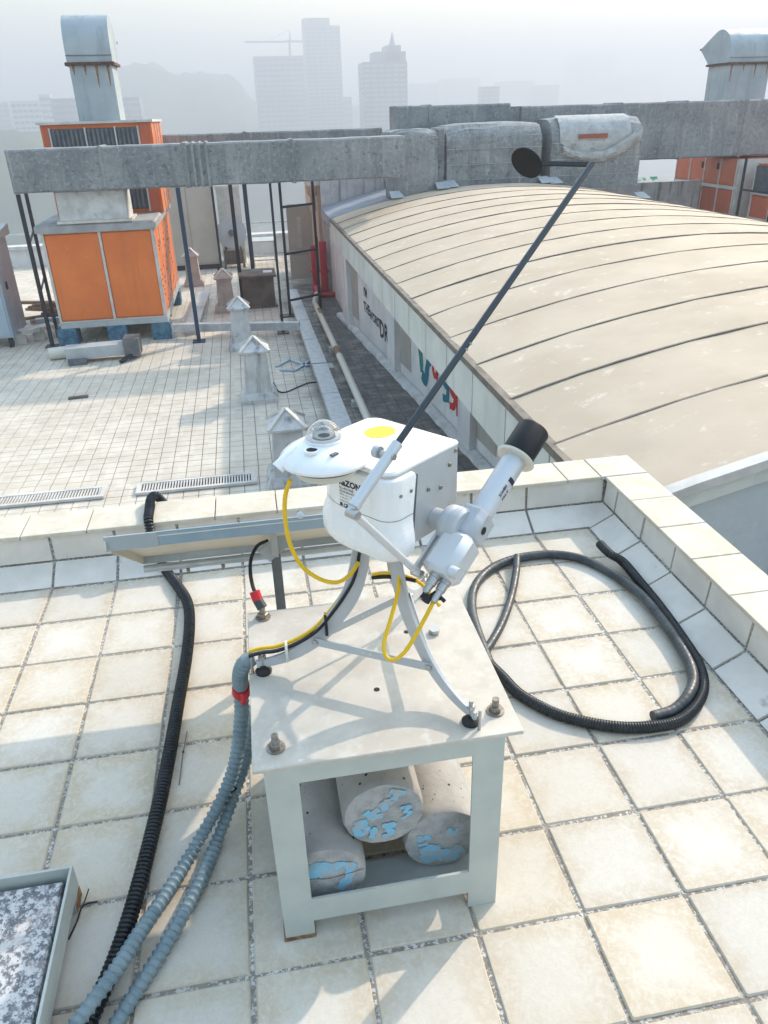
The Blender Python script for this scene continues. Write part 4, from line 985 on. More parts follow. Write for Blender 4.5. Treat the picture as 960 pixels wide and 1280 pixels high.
# ------------------------------------------------------------------ sun tracker (local frame: d sunwards, e along the elevation axis, z up)
AX = Vector((.867, -.139, 0)); TD = Vector((math.sin(SUN_AZ), math.cos(SUN_AZ), 0)); TE = Vector((math.cos(SUN_AZ), -math.sin(SUN_AZ), 0))
def TP(u, v, z): return AX + TD*u + TE*v + Vector((0, 0, z))
tk = thing('sun_tracker', 'white solar tracker with dome sensor and shading arm on tripod', 'sun tracker', (AX.x, AX.y, TZ))
feet = [Vector((.589, -.133, 0)), Vector((1.001, -.383, 0)), Vector((1.011, .099, 0))]
LEGP = [(.12, .85), (.155, .82), (.185, .775), (.235, .725), (.30, .688), (.39, .652), (.48, .620), (.58, .594), (.70, .573), (.82, .560), (.93, .553), (1.05, .551)]
WID = [.036, .038, .040, .041, .041, .040, .037, .034, .030, .026, .022, .018]
legs = []
for f in feet:
    d = f-AX; d.z = 0; L = d.length; dn = d.normalized(); sd = Vector((-dn.y, dn.x, 0))
    c = spline([(t*L, 0, h) for t, h in LEGP], .012); N = len(c); up_, dn_ = [], []
    for k, p in enumerate(c):
        t = (c[min(k+1, N-1)]-c[max(k-1, 0)]).normalized(); nrm = Vector((-t.z, 0, t.x)); 
        if nrm.z < 0 and abs(nrm.z) > .2: nrm = -nrm
        fi = k/(N-1)*(len(WID)-1); i = min(int(fi), len(WID)-2); wv_ = WID[i]+(WID[i+1]-WID[i])*(fi-i)
        nn = Vector((t.z*-1, 0, t.x)); nn = nn if nn.x > 0 or nn.z > .5 else -nn
        up_.append(p+nn*wv_*.5); dn_.append(p-nn*wv_*.5)
    mb = MB()
    rings = [[AX+dn*a.x+sd*s*.0035+Vector((0, 0, a.z)) for a, s in ((u_, -1), (u_, 1), (l_, 1), (l_, -1))] for u_, l_ in zip(up_, dn_)]
    mb.loft(rings); lg = mb.build('tripod_leg', 'tripod_grey', tk); legs.append((dn, sd, L, lg))
    fp = AX+dn*L*1.0
    MB().lathe([(.001, 0), (.018, 0), (.019, .005), (.014, .011), (.008, .014), (.007, .02), (.001, .02)], (fp.x, fp.y, TZ+.0005), n=20).build('foot_pad', 'rubber', lg, True)
    MB().rod((fp.x, fp.y, TZ+.018), (fp.x, fp.y, TZ+.058), .0045).build('levelling_screw', 'steel_bright', lg)
    MB().lathe([(.001, 0), (.009, 0), (.009, .008), (.001, .008)], (fp.x, fp.y, TZ+.038), n=6).build('lock_nut', 'steel_bright', lg)
    fp2 = AX+dn*L*1.09
    MB().rod((fp2.x, fp2.y, TZ-.004), (fp2.x, fp2.y, TZ+.05), .0035).build('anchor_stud', 'steel_bright', lg)
def legpt(i, t, h, side=0): dn, sd, L, _ = legs[i]; return AX+dn*L*t+sd*side+Vector((0, 0, h))
for i, j in ((0, 1), (1, 2), (2, 0)):
    a, b_ = legpt(i, .60, .597), legpt(j, .60, .597)
    br = MB().bar(a, b_, .003, .020).build('brace', 'tripod_grey', tk)
    dv = (b_-a).normalized(); nrm = dv.cross(Vector((0, 0, 1)))
    if nrm.y > 0: nrm = -nrm
    for p in (a+dv*.012, b_-dv*.012): MB().lathe([(.0005, 0), (.0075, 0), (.0065, .004), (.0005, .005)], p+nrm*.0016, nrm, 12).build('screw', 'steel_bright', br)
    for s in (.44, .50): 
        p = a.lerp(b_, s); MB().lathe([(.0005, 0), (.0035, 0), (.0035, .0004), (.0005, .0004)], p+nrm*.0017, nrm, 10).build('hole', 'ivory', br)
MB().lathe([(.01, 0), (.05, 0), (.055, .012), (.055, .03), (.01, .03)], (AX.x, AX.y, .823), n=32).build('hub', 'tripod_grey', tk, True)
# shell outline (u, v): flat elevation side at v=+, rounded back
def rrect(u0, u1, v0, v1, rads, n=8):
    """rads: (u1v1, u0v1, u0v0, u1v0)"""
    out = []
    for (cx, cy, sx, sy, a0), r in zip(((u1, v1, -1, -1, 0), (u0, v1, 1, -1, 90), (u0, v0, 1, 1, 180), (u1, v0, -1, 1, 270)), rads):
        for k in range(n+1):
            a = R_(a0+90*k/n); out.append((cx+sx*r+math.cos(a)*r, cy+sy*r+math.sin(a)*r))
    return out
def shell_outline(g=0.0, sh=0.0, n=10):
    o = [(-.004-sh, .0), (-.004-sh, .100+g)]
    for k in range(n+1):
        a = R_(90+90*k/n); o.append((-.045+math.cos(a)*(.035+g), .065+math.sin(a)*(.035+g)))
    for k in range(n+5):
        a = R_(180+90*k/(n+4)); o.append((.050+math.cos(a)*(.130+g), -.020+math.sin(a)*(.130+g)))
    o.append((.05, 0.0)); return o
def shell_ring(z, g, sh=0.0): return [TP(u, v, z) for u, v in shell_outline(g, sh)]
mb = MB(); mb.loft([shell_ring(.841, -.03, .03), shell_ring(.844, -.012, .028), shell_ring(.851, .004, .026), shell_ring(.863, .013, .024), shell_ring(.888, .013, .02), shell_ring(.910, .006, .016), shell_ring(.926, .001, .012), shell_ring(.94, 0, .01), shell_ring(1.016, 0, 0), shell_ring(1.022, -.002, .001), shell_ring(1.025, -.007, .004)])
shl = mb.build('housing_shell', 'instrument_white', tk, True)
mb = MB(); mb.loft([[TP(u, v, z) for u, v in rrect(-.070, .145, -.148, .090, (.004, .02, .125, .03))] for z in (.862, 1.030)])
bx_ = mb.build('housing_body', 'instrument_grey', tk, True)
MB().loft([[TP(-.016, .091, .86), TP(-.018, .0955, .86), TP(-.010, .0955, .86), TP(-.010, .091, .86)], [TP(.002, .091, 1.014), TP(.0, .0955, 1.014), TP(.007, .0955, 1.014), TP(.007, .091, 1.014)]]).build('slot_shade_strip', 'grey_metal_dark', tk)  # shading along the shell's slot edge, put in as a dark strip
mb = MB(); mb.loft([[TP(u*1.0, v, z+u*.0) for u, v in rrect(-.074-g_, .147+g_, -.150-g_, .0915+g_, (.006, .03, .128, .03))] for z, g_ in ((1.0302, -.001), (1.0345, 0), (1.0385, -.002), (1.0405, -.008))])
tpc = mb.build('top_cover', 'instrument_white', tk, True)
mb = MB(); mb.add([TP(.078+.036*math.cos(a), -.066+.031*math.sin(a), 1.0412) for a in [2*math.pi*k/40 for k in range(40)]], [tuple(range(40))])
mb.build('round_sticker', 'sticker_yellow', tpc)
for u, z in ((.115, .995), (.045, .965), (.085, .955), (.135, 1.02), (.118, .90)):
    MB().lathe([(.0005, 0), (.005, 0), (.004, .003), (.0005, .0032)], TP(u, .0902, z), TE, 10).build('panel_screw', 'steel_worn', bx_)
for u, z in ((-.02, .99), (-.02, .905), (-.05, .99)):
    MB().lathe([(.0005, 0), (.0042, 0), (.0035, .0015), (.0005, .0016)], TP(u, .1002, z), TE, 10).build('shell_screw', 'steel_worn', shl)
MB().loft([[TP(u, v, z) for u, v in shell_outline(.0006, .011)] for z in (.9385, .9397)], cap=False).build('shell_seam', 'grey_metal_dark', shl)
# printed label wrapped on the shell
SO = shell_outline(0, 0, 16)[1:]
cum = [0.0]
for k in range(1, len(SO)): cum.append(cum[-1]+math.hypot(SO[k][0]-SO[k-1][0], SO[k][1]-SO[k-1][1]))
def on_shell(s, z, out=.0006):
    for k in range(1, len(SO)):
        if cum[k] >= s:
            t = (s-cum[k-1])/max(1e-9, cum[k]-cum[k-1]); a, b_ = SO[k-1], SO[k]
            du, dv = b_[0]-a[0], b_[1]-a[1]; L = math.hypot(du, dv) or 1
            return TP(a[0]+du*t+dv/L*out, a[1]+dv*t-du/L*out, z)
    return TP(*SO[-1], z)
S_SIDE = .12        # arc position of the label's right-hand edge
def shell_text(body, size, s_left, z, bold=0.0):
    return lettering(body, size, lambda x, y: on_shell(s_left-x, z+y), bold)
#  outline runs from the slot edge towards the back, so text runs with falling arc length
SL = .198
for body, size, dz, off, bold in (('RaZON', .0185, .988, .0, .0008), ('ALL-IN-ONE', .0075, .979, .0, .0001), ('SOLAR MONITOR', .0060, .972, 0, .0001), ('SERIAL NO 150', .0055, .965, 0, 0), ('12-24 VDC 25W', .0055, .958, 0, 0), ('MADE IN NL', .0055, .951, 0, 0), ('CE', .0105, .9405, -.011, .0005), ('KIPP &', .0080, .919, -.013, .0005), ('ZONEN', .0080, .910, -.013, .0005), ('DELFT BV', .0055, .902, .004, 0)):
    shell_text(body, size, SL+off, dz, bold).build('printed_label', 'print_navy', shl)
for z0, z1, a, b_ in ((.9405, .948, .0, .008), (.910, .926, -.004, .010)):
    mb = MB(); n_ = 6
    mb.add([on_shell(SL-(a+(b_-a)*k/n_), z) for z in (z0, z1) for k in range(n_+1)], [(k, k+1, n_+2+k, n_+1+k) for k in range(n_)]); mb.build('printed_label', 'print_navy', shl)
# pyranometer
PYU, PYV = -.112, -.036
py_ = MB().lathe([(.001, .0), (.052, .0), (.060, .003), (.079, .007), (.087, .011), (.0885, .016), (.0865, .021), (.077, .030), (.060, .040), (.046, .0465), (.037, .0490), (.001, .0490)], TP(PYU, PYV, 1.0425), n=64).build('pyranometer', 'instrument_white', tk, True)
MB().lathe([(.001, 0), (.058, 0), (.060, .005), (.060, .019), (.001, .019)], TP(PYU, PYV, 1.0255), n=40).build('base_ring', 'ivory', py_, True)
MB().lathe([(.001, 0), (.070, 0), (.070, .002), (.001, .002)], TP(PYU, PYV, 1.0428), n=40).build('shadow_gap', 'grey_metal_dark', py_, True)
MB().lathe([(.020, .0), (.0370, .0), (.0370, .005), (.033, .008), (.020, .008)], TP(PYU, PYV, 1.0912), n=40).build('dome_collar', 'instrument_white', py_, True)
MB().lathe([(.001, 0), (.0115, 0), (.0115, .006), (.001, .0065)], TP(PYU, PYV, 1.0950), n=28).build('detector', 'black_matt', py_, True)
MB().lathe([(.0115, 0), (.0210, 0), (.0210, .006), (.0115, .006)], TP(PYU, PYV, 1.0947), n=28).build('detector_ring', 'instrument_white', py_, True)
def dome(r, c, t=.0012, n=28):
    prof = [(r*math.cos(a), r*math.sin(a)) for a in [math.pi/2*k/12 for k in range(13)]]
    prof2 = [((r-t)*math.cos(a), (r-t)*math.sin(a)) for a in [math.pi/2*k/12 for k in range(12, -1, -1)]]
    mb = MB(); mb.lathe(prof+prof2, c, n=n); return mb
dome(.0350, TP(PYU, PYV, 1.0965)).build('outer_dome', 'clear_glass', py_, True)
dome(.0230, TP(PYU, PYV, 1.0965), .001).build('inner_dome', 'clear_glass', py_, True)
# level bubble, catches and cable gland shroud on the sun shield
q = TP(PYU-.046, PYV+.014, 1.0865); MB().lathe([(.001, 0), (.011, 0), (.0105, .004), (.001, .0045)], q, n=20).build('bubble_level', 'black_matt', py_, True)
MB().lathe([(.0112, -.002), (.0145, -.002), (.0145, .004), (.0112, .004)], q, n=24).build('bubble_ring', 'instrument_white', py_, True)
q = TP(PYU-.026, PYV+.052, 1.0845); MB().bar(q-TD*.008-TE*.0, q+TD*.008, .008, .003).build('catch_slot', 'grey_metal_dark', py_)
g0 = TP(PYU-.044, PYV-.026, 1.080); g1 = TP(PYU-.086, PYV-.040, 1.052)
MB().tube([g0, g0.lerp(g1, .5)+Vector((0, 0, .004)), g1], .014, n=16, ends=(.008, .013)).build('gland_shroud', 'instrument_white', py_, True)
# shading arm and linkage in the plane v = .12
ES = math.tan(SUN_EL); S2 = Vector((math.cos(SUN_EL), 0, math.sin(SUN_EL)))
def AP(p, v): return TP(p.x, v, p.z)
VL = .121
piv = Vector((-.104, 0, 1.098)); low = piv-S2*.128; sft = Vector((.066, 0, .893)); lev = sft-S2*.125
arm = MB().rod(AP(low+S2*.018, VL), AP(piv+S2*.028, VL), .0105).build('shading_arm', 'alu_tube', tk, True)
MB().rod(AP(low-S2*.004, VL), AP(low+S2*.02, VL), .0075).build('arm_end', 'alu_tube', arm, True)
MB().lathe([(.0005, 0), (.0125, 0), (.0125, .01), (.0005, .01)], AP(low+S2*.012, VL), AP(S2, 0)-AX, 20).build('arm_collar', 'alu_tube', arm, True)
top = piv+S2*.785
MB().rod(AP(piv+S2*.02, VL), AP(top, VL), .0066, n=14).build('rod', 'carbon_rod', arm, True)
for s in (.26, .275): MB().lathe([(.0005, 0), (.0025, 0), (.0025, .003), (.0005, .003)], AP(piv+S2*s, VL)+TE*.0062, TE, 8).build('set_screw', 'steel_bright', arm)
MB().rod(AP(piv, VL-.03), AP(piv, VL+.013), .006).build('pivot_pin', 'steel_bright', arm, True)
MB().lathe([(.0005, 0), (.0115, 0), (.0115, .012), (.0005, .012)], AP(piv, VL-.034), TE, 20).build('pivot_knob', 'galvanised', arm, True)
MB().bar(AP(top, VL+.004), AP(top, .0), .0028, .0125, up=SUN).build('disc_stem', 'black_matt', arm)
MB().lathe([(.0005, 0), (.0375, 0), (.0375, .0028), (.0005, .0028)], AP(top, PYV), SUN, 40).build('shading_disc', 'black_matt', arm)
lnk = MB().rod(AP(low, VL+.012), AP(lev, VL+.012), .0072).build('link_rod', 'alu_tube', tk, True)
for p in (low, lev): MB().lathe([(.0005, -.012), (.0085, -.012), (.0085, .012), (.006, .013), (.0005, .013)], AP(p, VL+.008), TE, 16).build('link_pin', 'steel_bright', lnk, True)
MB().bar(AP(lev, VL), AP(sft, VL), .006, .019).build('lever', 'alu_tube', tk)
# elevation head and pyrheliometer
PV = .176
ph = MB().lathe([(.001, 0), (.022, 0), (.022, .03), (.0225, .031), (.038, .034), (.040, .04), (.040, .052), (.039, .054), (.041, .056), (.041, .072), (.036, .078), (.001, .078)], AP(sft, .0905), TE, 40).build('elevation_head', 'tripod_grey', tk, True)
for o in ph.data.materials: pass
SW = TD*math.cos(SUN_EL)+Vector((0, 0, math.sin(SUN_EL)))
yn = TE; zn = SW.cross(TE)
hc = AP(sft+S2*.008+Vector((-.004, 0, -.020)), PV-.005)
def block(c, l0, l1, w0, w1, h0, h1, ch=.012):
    """chamfered block along the sun direction"""
    rings = []
    for l, g_ in ((l0, -ch*.6), (l0+ch*.6, 0), (l1-ch*.6, 0), (l1, -ch*.6)):
        o = [(w0-g_*0+ch, h0-g_), (w1-ch, h0-g_), (w1+g_, h0+ch), (w1+g_, h1-ch), (w1-ch, h1+g_), (w0+ch, h1+g_), (w0-g_, h1-ch), (w0-g_, h0+ch)]
        rings.append([c+SW*l+yn*a+zn*b_ for a, b_ in o])
    return MB().loft(rings)
pm = block(hc, -.012, .058, -.036, .030, -.034, .034, .014).build('sensor_clamp', 'tripod_grey', tk, True)
MB().lathe([(.0005, 0), (.0085, 0), (.0085, .0006), (.0005, .0006)], hc+SW*.02+yn*.0303+zn*-.004, TE, 20).build('clamp_hole', 'black_matt', pm)
bc_ = block(hc, -.105, -.010, -.040, .036, -.040, .032, .016).build('pyrheliometer', 'alu_tube', tk, True)
MB().bar(hc+SW*-.055+yn*.0+zn*.030, hc+SW*-.055+yn*.0+zn*.034, .05, .004, up=SW).build('grip_slot', 'grey_metal_dark', bc_)
MB().lathe([(.0005, 0), (.012, 0), (.012, .02), (.0005, .02)], hc+SW*-.092+yn*.028+zn*-.026, TE, 16).build('side_boss', 'alu_tube', bc_, True)
tb_ = hc+zn*.0
MB().lathe([(.001, .0), (.0258, .0), (.0258, .170), (.001, .170)], tb_+SW*.055, SW, 36).build('tube', 'alu_tube', bc_, True)
MB().lathe([(.001, .0), (.0405, .0), (.0425, .003), (.0425, .0055), (.001, .006)], tb_+SW*.198, SW, 44).build('sun_flange', 'ivory', bc_, True)
MB().lathe([(.001, .0), (.0355, .0), (.0355, .074), (.0335, .078), (.030, .078), (.030, .055), (.001, .055)], tb_+SW*.2042, SW, 44).build('cap', 'black_gloss', bc_, True)
def tube_text(body, size, l0, ang, bold=0.0, lo=0.0):
    r = .02605
    return lettering(body, size, lambda x, y: tb_+SW*(l0+x)+(yn*math.cos(ang+y/r)+zn*math.sin(ang+y/r))*r, bold)
for body, l0, ang in (('KIPP &', .100, -.10), ('ZONEN', .100, -.55)):
    tube_text(body, .0085, l0, ang, .0004).build('printed_label', 'print_navy', bc_)
mb = MB(); r = .02608; n_ = 6
mb.add([tb_+SW*l+(yn*math.cos(a)+zn*math.sin(a))*r for l in (.139, .150) for a in [-.55+.8*k/n_ for k in range(n_+1)]], [(k, k+1, n_+2+k, n_+1+k) for k in range(n_)]); mb.build('printed_label', 'print_navy', bc_)
# connectors below the pyrheliometer
for dv_, dz_, L in ((-.006, -.008, .042), (.012, .006, .05)):
    c0 = hc+SW*-.104+yn*dv_+zn*dz_
    k_ = MB().lathe([(.001, 0), (.0125, 0), (.0125, .008), (.0105, .009), (.0105, .024), (.0085, .026), (.0075, L), (.001, L)], c0, -SW, 20).build('connector', 'steel_bright', bc_, True)
CE_ = hc-SW*.152
MB().lathe([(.001, 0), (.009, 0), (.009, .014), (.001, .014)], CE_+SW*.004, -SW, 14).build('cable_boot', 'black_matt', bc_, True)

# ------------------------------------------------------------------ cables of the tracker
def wire(pts, a, b_, name, mat, r, parent=None, n=10):
    """run through photo pixels with depth easing from point a to point b"""
    d0, d1 = depth_of(a), depth_of(b_); P_ = []
    seg = [0.0]
    for p, q in zip(pts[:-1], pts[1:]): seg.append(seg[-1]+math.hypot(q[0]-p[0], q[1]-p[1]))
    for p, s in zip(pts, seg):
        t = s/seg[-1]; P_.append(CAM+ray(*p)*(d0+(d1-d0)*t))
    mb = MB(); mb.tube(spline(P_, .012), r, n=n); return mb.build(name, mat, parent, True)
A0 = g1; U0 = TP(-.03, -.02, .82)
wire([(363, 600), (357, 618), (356, 645), (362, 678), (376, 706), (398, 723), (421, 728), (438, 718), (448, 703)], A0, U0, 'sensor_cable', 'yellow_cable', .0044, tk)
wire([(499, 704), (498, 735), (489, 772), (480, 803), (482, 820), (492, 825), (506, 815), (524, 786), (541, 754), (547, 741)], TP(.02, .05, .81), CE_, 'sensor_cable', 'yellow_cable', .0044, tk)
wire([(466, 718), (482, 716), (503, 719), (524, 728), (541, 745), (549, 757)], TP(.08, -.02, .78), TP(.0, .16, .77), 'sensor_cable', 'yellow_cable', .0042, tk)
wire([(466, 722), (485, 721), (505, 723), (520, 726)], TP(.08, -.02, .775), TP(.05, .1, .78), 'power_cable', 'black_matt', .0045, tk)
for px0, px1 in (((546, 742), (556, 752)), ((545, 740), (534, 748)), ((548, 741), (551, 750))):
    wire([px0, px1], CE_, CE_, 'cable_tie', 'black_matt', .004, tk, 6)
for k, (mt, r, off) in enumerate((('yellow_cable', .0043, .004), ('black_matt', .0043, -.005), ('black_matt', .0036, .012))):
    P_ = [legpt(0, t, h+.024-(.012*k if k < 2 else .001), -.0085 if k < 2 else .008) for t, h in ((.17, .80), (.22, .735), (.30, .692), (.40, .652), (.55, .603), (.72, .575), (.88, .562), (1.0, .562), (1.10, .556))]
    mb = MB(); mb.tube(spline(P_, .012), r, n=10); mb.build('sensor_cable' if k == 0 else 'power_cable', mt, tk, True)
for t, h in ((.47, .622), (.80, .563)):
    p = legpt(0, t, h+.012, 0); MB().lathe([(.022, -.003), (.0245, -.003), (.0245, .003), (.022, .003)], p, legs[0][0], 16).build('cable_tie', 'black_matt' if t < .6 else 'ivory', tk)
MB().bar(legpt(0, .47, .66, -.01), legpt(0, .38, .615, -.035), .004, .0025).build('cable_tie', 'black_matt', tk)

# ------------------------------------------------------------------ solar panel on a post behind the table
PZ, PY = .70, .27; PTL, PL = R_(34.5), .54; PX0, PX1 = .215, .985
sp = thing('solar_panel', 'small framed solar panel on a steel post behind the table', 'solar panel', (.64, .48, 0))
def pp_(x, l, n=0.0):   # l along the slope away from the high near edge, n normal to it
    return Vector((x, PY+l*math.cos(PTL)+n*math.sin(PTL), PZ-l*math.sin(PTL)+n*math.cos(PTL)))
def slab(name, mat, x0, x1, l0, l1, n0, n1):
    MB().loft([[pp_(x0, l0, n), pp_(x1, l0, n), pp_(x1, l1, n), pp_(x0, l1, n)] for n in (n0, n1)]).build(name, mat, sp)
slab('laminate', 'pv_cell', PX0+.004, PX1-.004, .004, PL-.004, -.008, -.003)
slab('back_sheet', 'cream_panel', PX0+.004, PX1-.004, .004, PL-.004, -.012, -.0085)
fz = Vector((0, 0, 1))
MB().box(PX0, PX1, PY-.002, PY+.002, PZ-.040, PZ).build('frame', 'panel_blue', sp)
MB().box(PX0-.001, PX0+.132, PY-.0045, PY-.0022, PZ-.041, PZ+.001).build('frame_pale_strip', 'galv_dull', sp)  # paler strip across the left end of the near frame edge
slab('frame', 'cream_panel', PX0, PX0+.0035, .002, PL, -.035, 0); slab('frame', 'cream_panel', PX1-.0035, PX1, .002, PL, -.035, 0); slab('frame', 'galvanised', PX0+.004, PX1-.004, PL-.0035, PL, -.035, 0)
MB().tube([pp_(PX0+.01, PL-.05, -.055), pp_(PX1-.01, PL-.05, -.055)], .0125).build('cross_bar', 'galvanised', sp, True)
for x in (.36, .47): MB().lathe([(.001, 0), (.006, 0), (.006, .012), (.001, .014)], pp_(x, PL-.05, -.066), (0, 0, -1), 8).build('bolt', 'steel_worn', sp)
MB().bar((.64, .56, .0), (.64, .56, .44), .030, .030).build('post', 'grey_metal_dark', sp)
MB().box(.60, .68, .52, .60, .0, .006).build('base_plate', 'galv_dull', sp)
MB().bar((.605, .53, .44), (.68, .53, .50), .006, .05).build('bracket', 'galv_dull', sp)
MB().bar((.64, .54, .43), (.64, .40, .60), .02, .006).build('bracket', 'galv_dull', sp)
J = Vector((.57, .50, .50))
mb = MB(); mb.tube(spline([(.69, .56, .50), (.655, .55, .455), (.625, .545, .435)], .01), .006, n=8); mb.build('junction_lead', 'black_matt', sp, True)
c_ = thing('panel_lead', 'black lead with red tape and grey connector hanging from panel', 'cable', (.6, .3, .56))
P_ = [(334, 676), (322, 682), (314, 698), (313, 716), (316, 733), (320, 742)]
wire(P_, (.62, .46, .51), (.595, .11, .60), 'lead', 'black_matt', .005, c_)
wire([(318, 739), (322, 750)], (.595, .11, .60), (.595, .11, .60), 'red_tape', 'red_tape', .0135, c_, 12)
wire([(322, 750), (328, 760)], (.595, .11, .60), (.596, .10, .59), 'connector', 'old_hose', .013, c_, 12)
# thumb screw hanging in front of the panel edge
q = gy(375, 644, PY-.01); single('thumb_screw', MB().lathe([(.001, 0), (.0095, 0), (.0095, .007), (.004, .008), (.004, .018), (.001, .018)], q, (0, -.8, .5), 16), 'alu_tube', q, 'small round screw knob on the solar panel edge', 'screw', smooth=True)

# ------------------------------------------------------------------ granite slab in a low steel stand, bottom left
gs = thing('granite_stand', 'speckled granite slab set in a low pale steel stand', 'stand', (-.18, -.5, 0))
GX1, GY1, GX0, GY0, GH = .100, -.212, -.52, -.86, .100
for x0, x1, y0, y1 in ((GX1-.006, GX1, GY0, GY1), (GX0, GX0+.006, GY0, GY1), (GX0+.006, GX1-.006, GY1-.006, GY1), (GX0+.006, GX1-.006, GY0, GY0+.006)):
    MB().box(x0, x1, y0, y1, .035, GH).build('rim', 'table_paint', gs)
MB().box(GX0+.0065, GX1-.0065, GY0+.0065, GY1-.0065, .036, .045).build('pan', 'louvre_dark', gs)
MB().bev(GX0+.02, GX1-.022, GY0+.02, GY1-.020, .0455, .078, .004).build('granite_slab', 'granite', gs)
for x in (GX0, GX1-.05):
    for y in (GY0, GY1-.05): MB().box(x, x+.05, y, y+.05, 0, .0345).build('leg', 'table_paint', gs)
MB().box(GX1, GX1+.0015, GY1-.05, GY1-.002, 0, .03).build('rust_edge', 'rust_soft', gs)

# ------------------------------------------------------------------ hoses
def floor_path(pts, h): return [gz(x, y, h) for x, y in pts]
RB = .0170
cop = gz(190, 622, H2+.016+RB)
over = [Vector((cop.x+.075, 1.64, -.6)), Vector((cop.x+.065, 1.62, -.1)), Vector((cop.x+.048, 1.59, .11)), Vector((cop.x+.028, 1.565, .185)), Vector((cop.x+.010, 1.535, .215)),
        Vector((cop.x, 1.49, H2+.044)), Vector((cop.x, 1.42, H2+.016+RB)), Vector((cop.x+.004, WY+O2-.012, H2+.026)), Vector((cop.x+.012, WY+O2-.05, H2-.05)), Vector((cop.x+.024, WY+.05, .082))]
fl = floor_path([(207, 712), (222, 732), (234, 752), (237, 778), (233, 822), (223, 878), (214, 930), (204, 982), (192, 1034), (178, 1090), (161, 1150), (140, 1210), (116, 1265), (96, 1310), (70, 1370)], RB)
single('corrugated_hose', corrugated(over+fl, RB, .0115, .0065, 16, (0, 0, .8, 1, .8)), 'black_hose', fl[5], 'black corrugated hose draped over the parapet and along the floor', 'hose', smooth=True)
RG = .0160
ga_ = [gz(318, 822, TZ+.03), gz(306, 828, TZ+.022), gz(300, 845, TZ-.03), gz(302, 866, TZ-.11)]
h1 = ga_ + [gz(301, 905, .315), gz(293, 958, .19), gz(274, 1005, .095)] + [gz(x, y, h) for x, y, h in ((243, 1060, .03), (213, 1110, .022), (180, 1158, .036), (148, 1208, .062), (120, 1246, .068), (92, 1285, .06), (60, 1335, .05))]
wp_ = resample(ga_, .01)
s1 = thing('conduit_hose', 'grey spiral conduit with red tape leaving the table corner', 'hose', h1[6], 'grey spiral conduits beside the table')
corrugated(h1[3:], RG, .0165, .0048, 16, (0, 0, .3, 1, .3)).build('conduit', 'grey_hose', s1, True)
corrugated(ga_, .0175, .012, .003).build('sleeve', 'grey_hose', s1, True)
tq = (ga_[3]-ga_[2]).normalized(); q = ga_[2].lerp(ga_[3], .8)
MB().tube([q-tq*.018, q-tq*.008, q, q+tq*.010, q+tq*.020], lambda k, N: (.0205, .0225, .0215, .0232, .0205)[k], n=16).build('red_tape', 'red_tape', s1, True)
MB().tube([q+Vector((.004, -.022, .008)), q+Vector((.006, -.028, -.006)), q+Vector((.002, -.025, -.02))], .007, n=8).build('tape_end', 'red_tape', s1, True)
h2 = [gz(320, 880, .33), gz(316, 915, .25), gz(305, 958, .15), gz(290, 1000, .08)] + floor_path([(271, 1052), (251, 1100), (226, 1148), (198, 1196), (170, 1240), (144, 1282), (118, 1325)], RG+.002)
single('conduit_hose', corrugated(h2, RG, .0165, .0048, 16, (0, 0, .3, 1, .3)), 'grey_hose', h2[5], 'grey spiral conduit hanging behind the red-taped one', 'hose', 'grey spiral conduits beside the table', True)
q = gz(285, 990, .1)
single('cable_tie', MB().lathe([(.026, -.003), (.029, -.003), (.029, .003), (.026, .003)], q, (.4, -.5, -.8), 16), 'black_matt', q, 'black cable tie binding the two grey conduits', 'cable tie')
# coil right of the table
RC = .0175
cg = 'black hose lengths coiled right of the table'
o1 = floor_path([(628, 846), (650, 868), (690, 890), (730, 902), (775, 909), (818, 908), (850, 900), (871, 880), (879, 856), (872, 828), (852, 796), (826, 760), (800, 730), (778, 708)], RC)
o1[-3:] = [o1[-3]+Vector((0, 0, .001)), o1[-2]+Vector((0, 0, .008)), o1[-1]+Vector((.0, 0, .02))]
o1 += [gz(762, 692, .05), gz(749, 679, .062)]
o1 = [gz(600, 815, RC), gz(612, 830, RC)] + o1
single('corrugated_hose', corrugated(o1, RC, .008, .0022), 'black_hose', o1[4], 'ribbed black hose with its end up on the corner parapet', 'hose', cg, True)
o2 = floor_path([(640, 880), (612, 830), (597, 790), (590, 762), (592, 738), (604, 719), (625, 705), (655, 696), (692, 693), (728, 699), (765, 717), (800, 746), (832, 785), (856, 822), (866, 850), (860, 872), (843, 887), (816, 896)], RC)
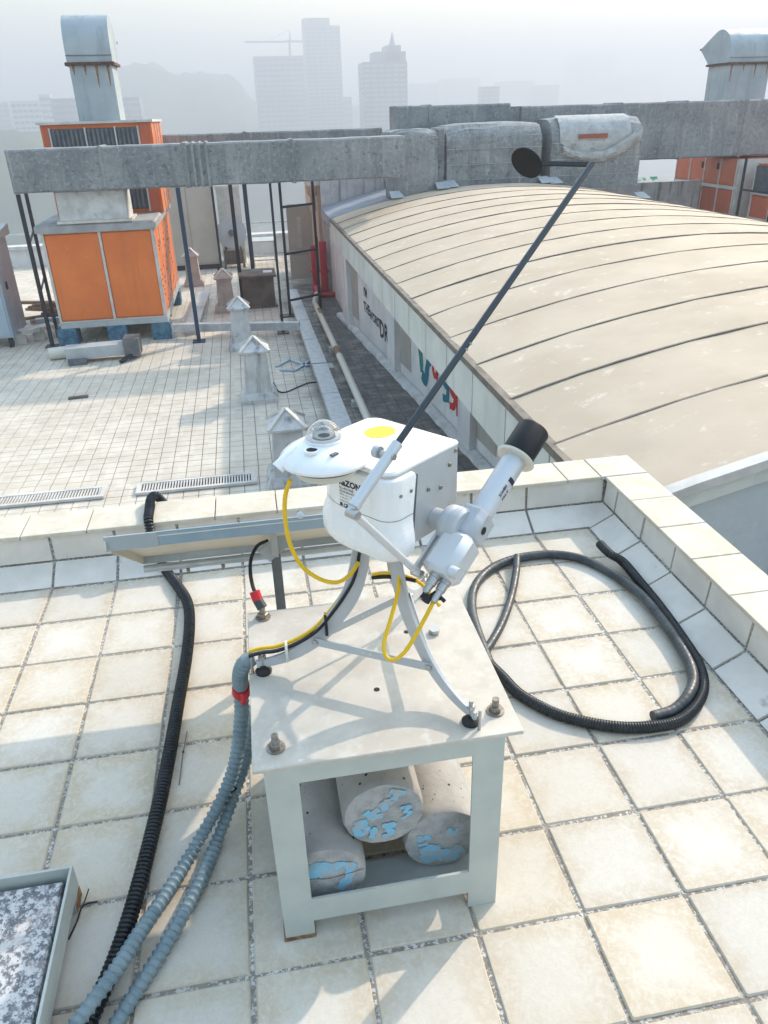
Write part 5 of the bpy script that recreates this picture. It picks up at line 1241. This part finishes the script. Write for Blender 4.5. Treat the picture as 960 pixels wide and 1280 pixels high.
o2 = [p+Vector((0, 0, .0 if k < 2 or k > 6 else .0)) for k, p in enumerate(o2[1:])]
for k in range(len(o2)): o2[k].z += .012 if 9 < k < 15 else 0
single('black_hose', corrugated(o2, RC, .02, .0006), 'old_hose', o2[6], 'smooth greyish black hose curled in a big loop', 'hose', cg, True)
o3 = floor_path([(646, 702), (645, 718), (640, 742), (632, 768), (622, 790), (608, 812), (592, 832)], RC*.8)
for k, p in enumerate(o3): p.z += (.02, .012, 0, 0, 0, 0, 0)[k]
o3[0].z += .005
single('black_hose', corrugated(o3, RC*.85, .02, .0005), 'old_hose', o3[2], 'short grey hose length crossing inside the big loop', 'hose', cg, True)
# loose cable ties on the floor
P_ = [gz(224, 981, .003), gz(227, 955, .004), gz(229, 940, .008), gz(234, 914, .004)]
t_ = thing('cable_tie', 'thin dark cable tie lying between black hose and conduits', 'cable tie', P_[1])
MB().tube(P_, .0016, n=6).build('strap', 'grey_metal_dark', t_); MB().bar(P_[2]-Vector((.003, 0, 0)), P_[2]+Vector((.003, 0, 0)), .005, .004).build('tie_head', 'black_matt', t_)
P_ = [gz(86, 1174, .004), gz(96, 1152, .006), gz(104, 1132, .01), gz(122, 1127, .012)]
t_ = thing('cable_tie', 'black cable tie hooked round the granite stand corner', 'cable tie', P_[1])
MB().tube(spline(P_, .01), .0022, n=6).build('strap', 'black_matt', t_); MB().tube([gz(104, 1132, .01), gz(111, 1111, .035)], .0016, n=6).build('tie_end', 'black_matt', t_)

# ================================================================== haze
hz = MB().box(-6500, 6500, -6500, 6500, GROUND-1, 128).build('haze', 'grout'); hz['kind'] = 'stuff'
hm = bpy.data.materials.new('haze_air'); hm.use_nodes = True; n_ = hm.node_tree.nodes; n_.remove(n_['Principled BSDF'])
pv = n_.new('ShaderNodeVolumePrincipled'); pv.inputs['Color'].default_value = (.575, .605, .675, 1); pv.inputs['Density'].default_value = .0024; pv.inputs['Anisotropy'].default_value = .25
hm.node_tree.links.new(pv.outputs[0], n_['Material Output'].inputs['Volume'])
hz.data.materials.clear(); hz.data.materials.append(hm)
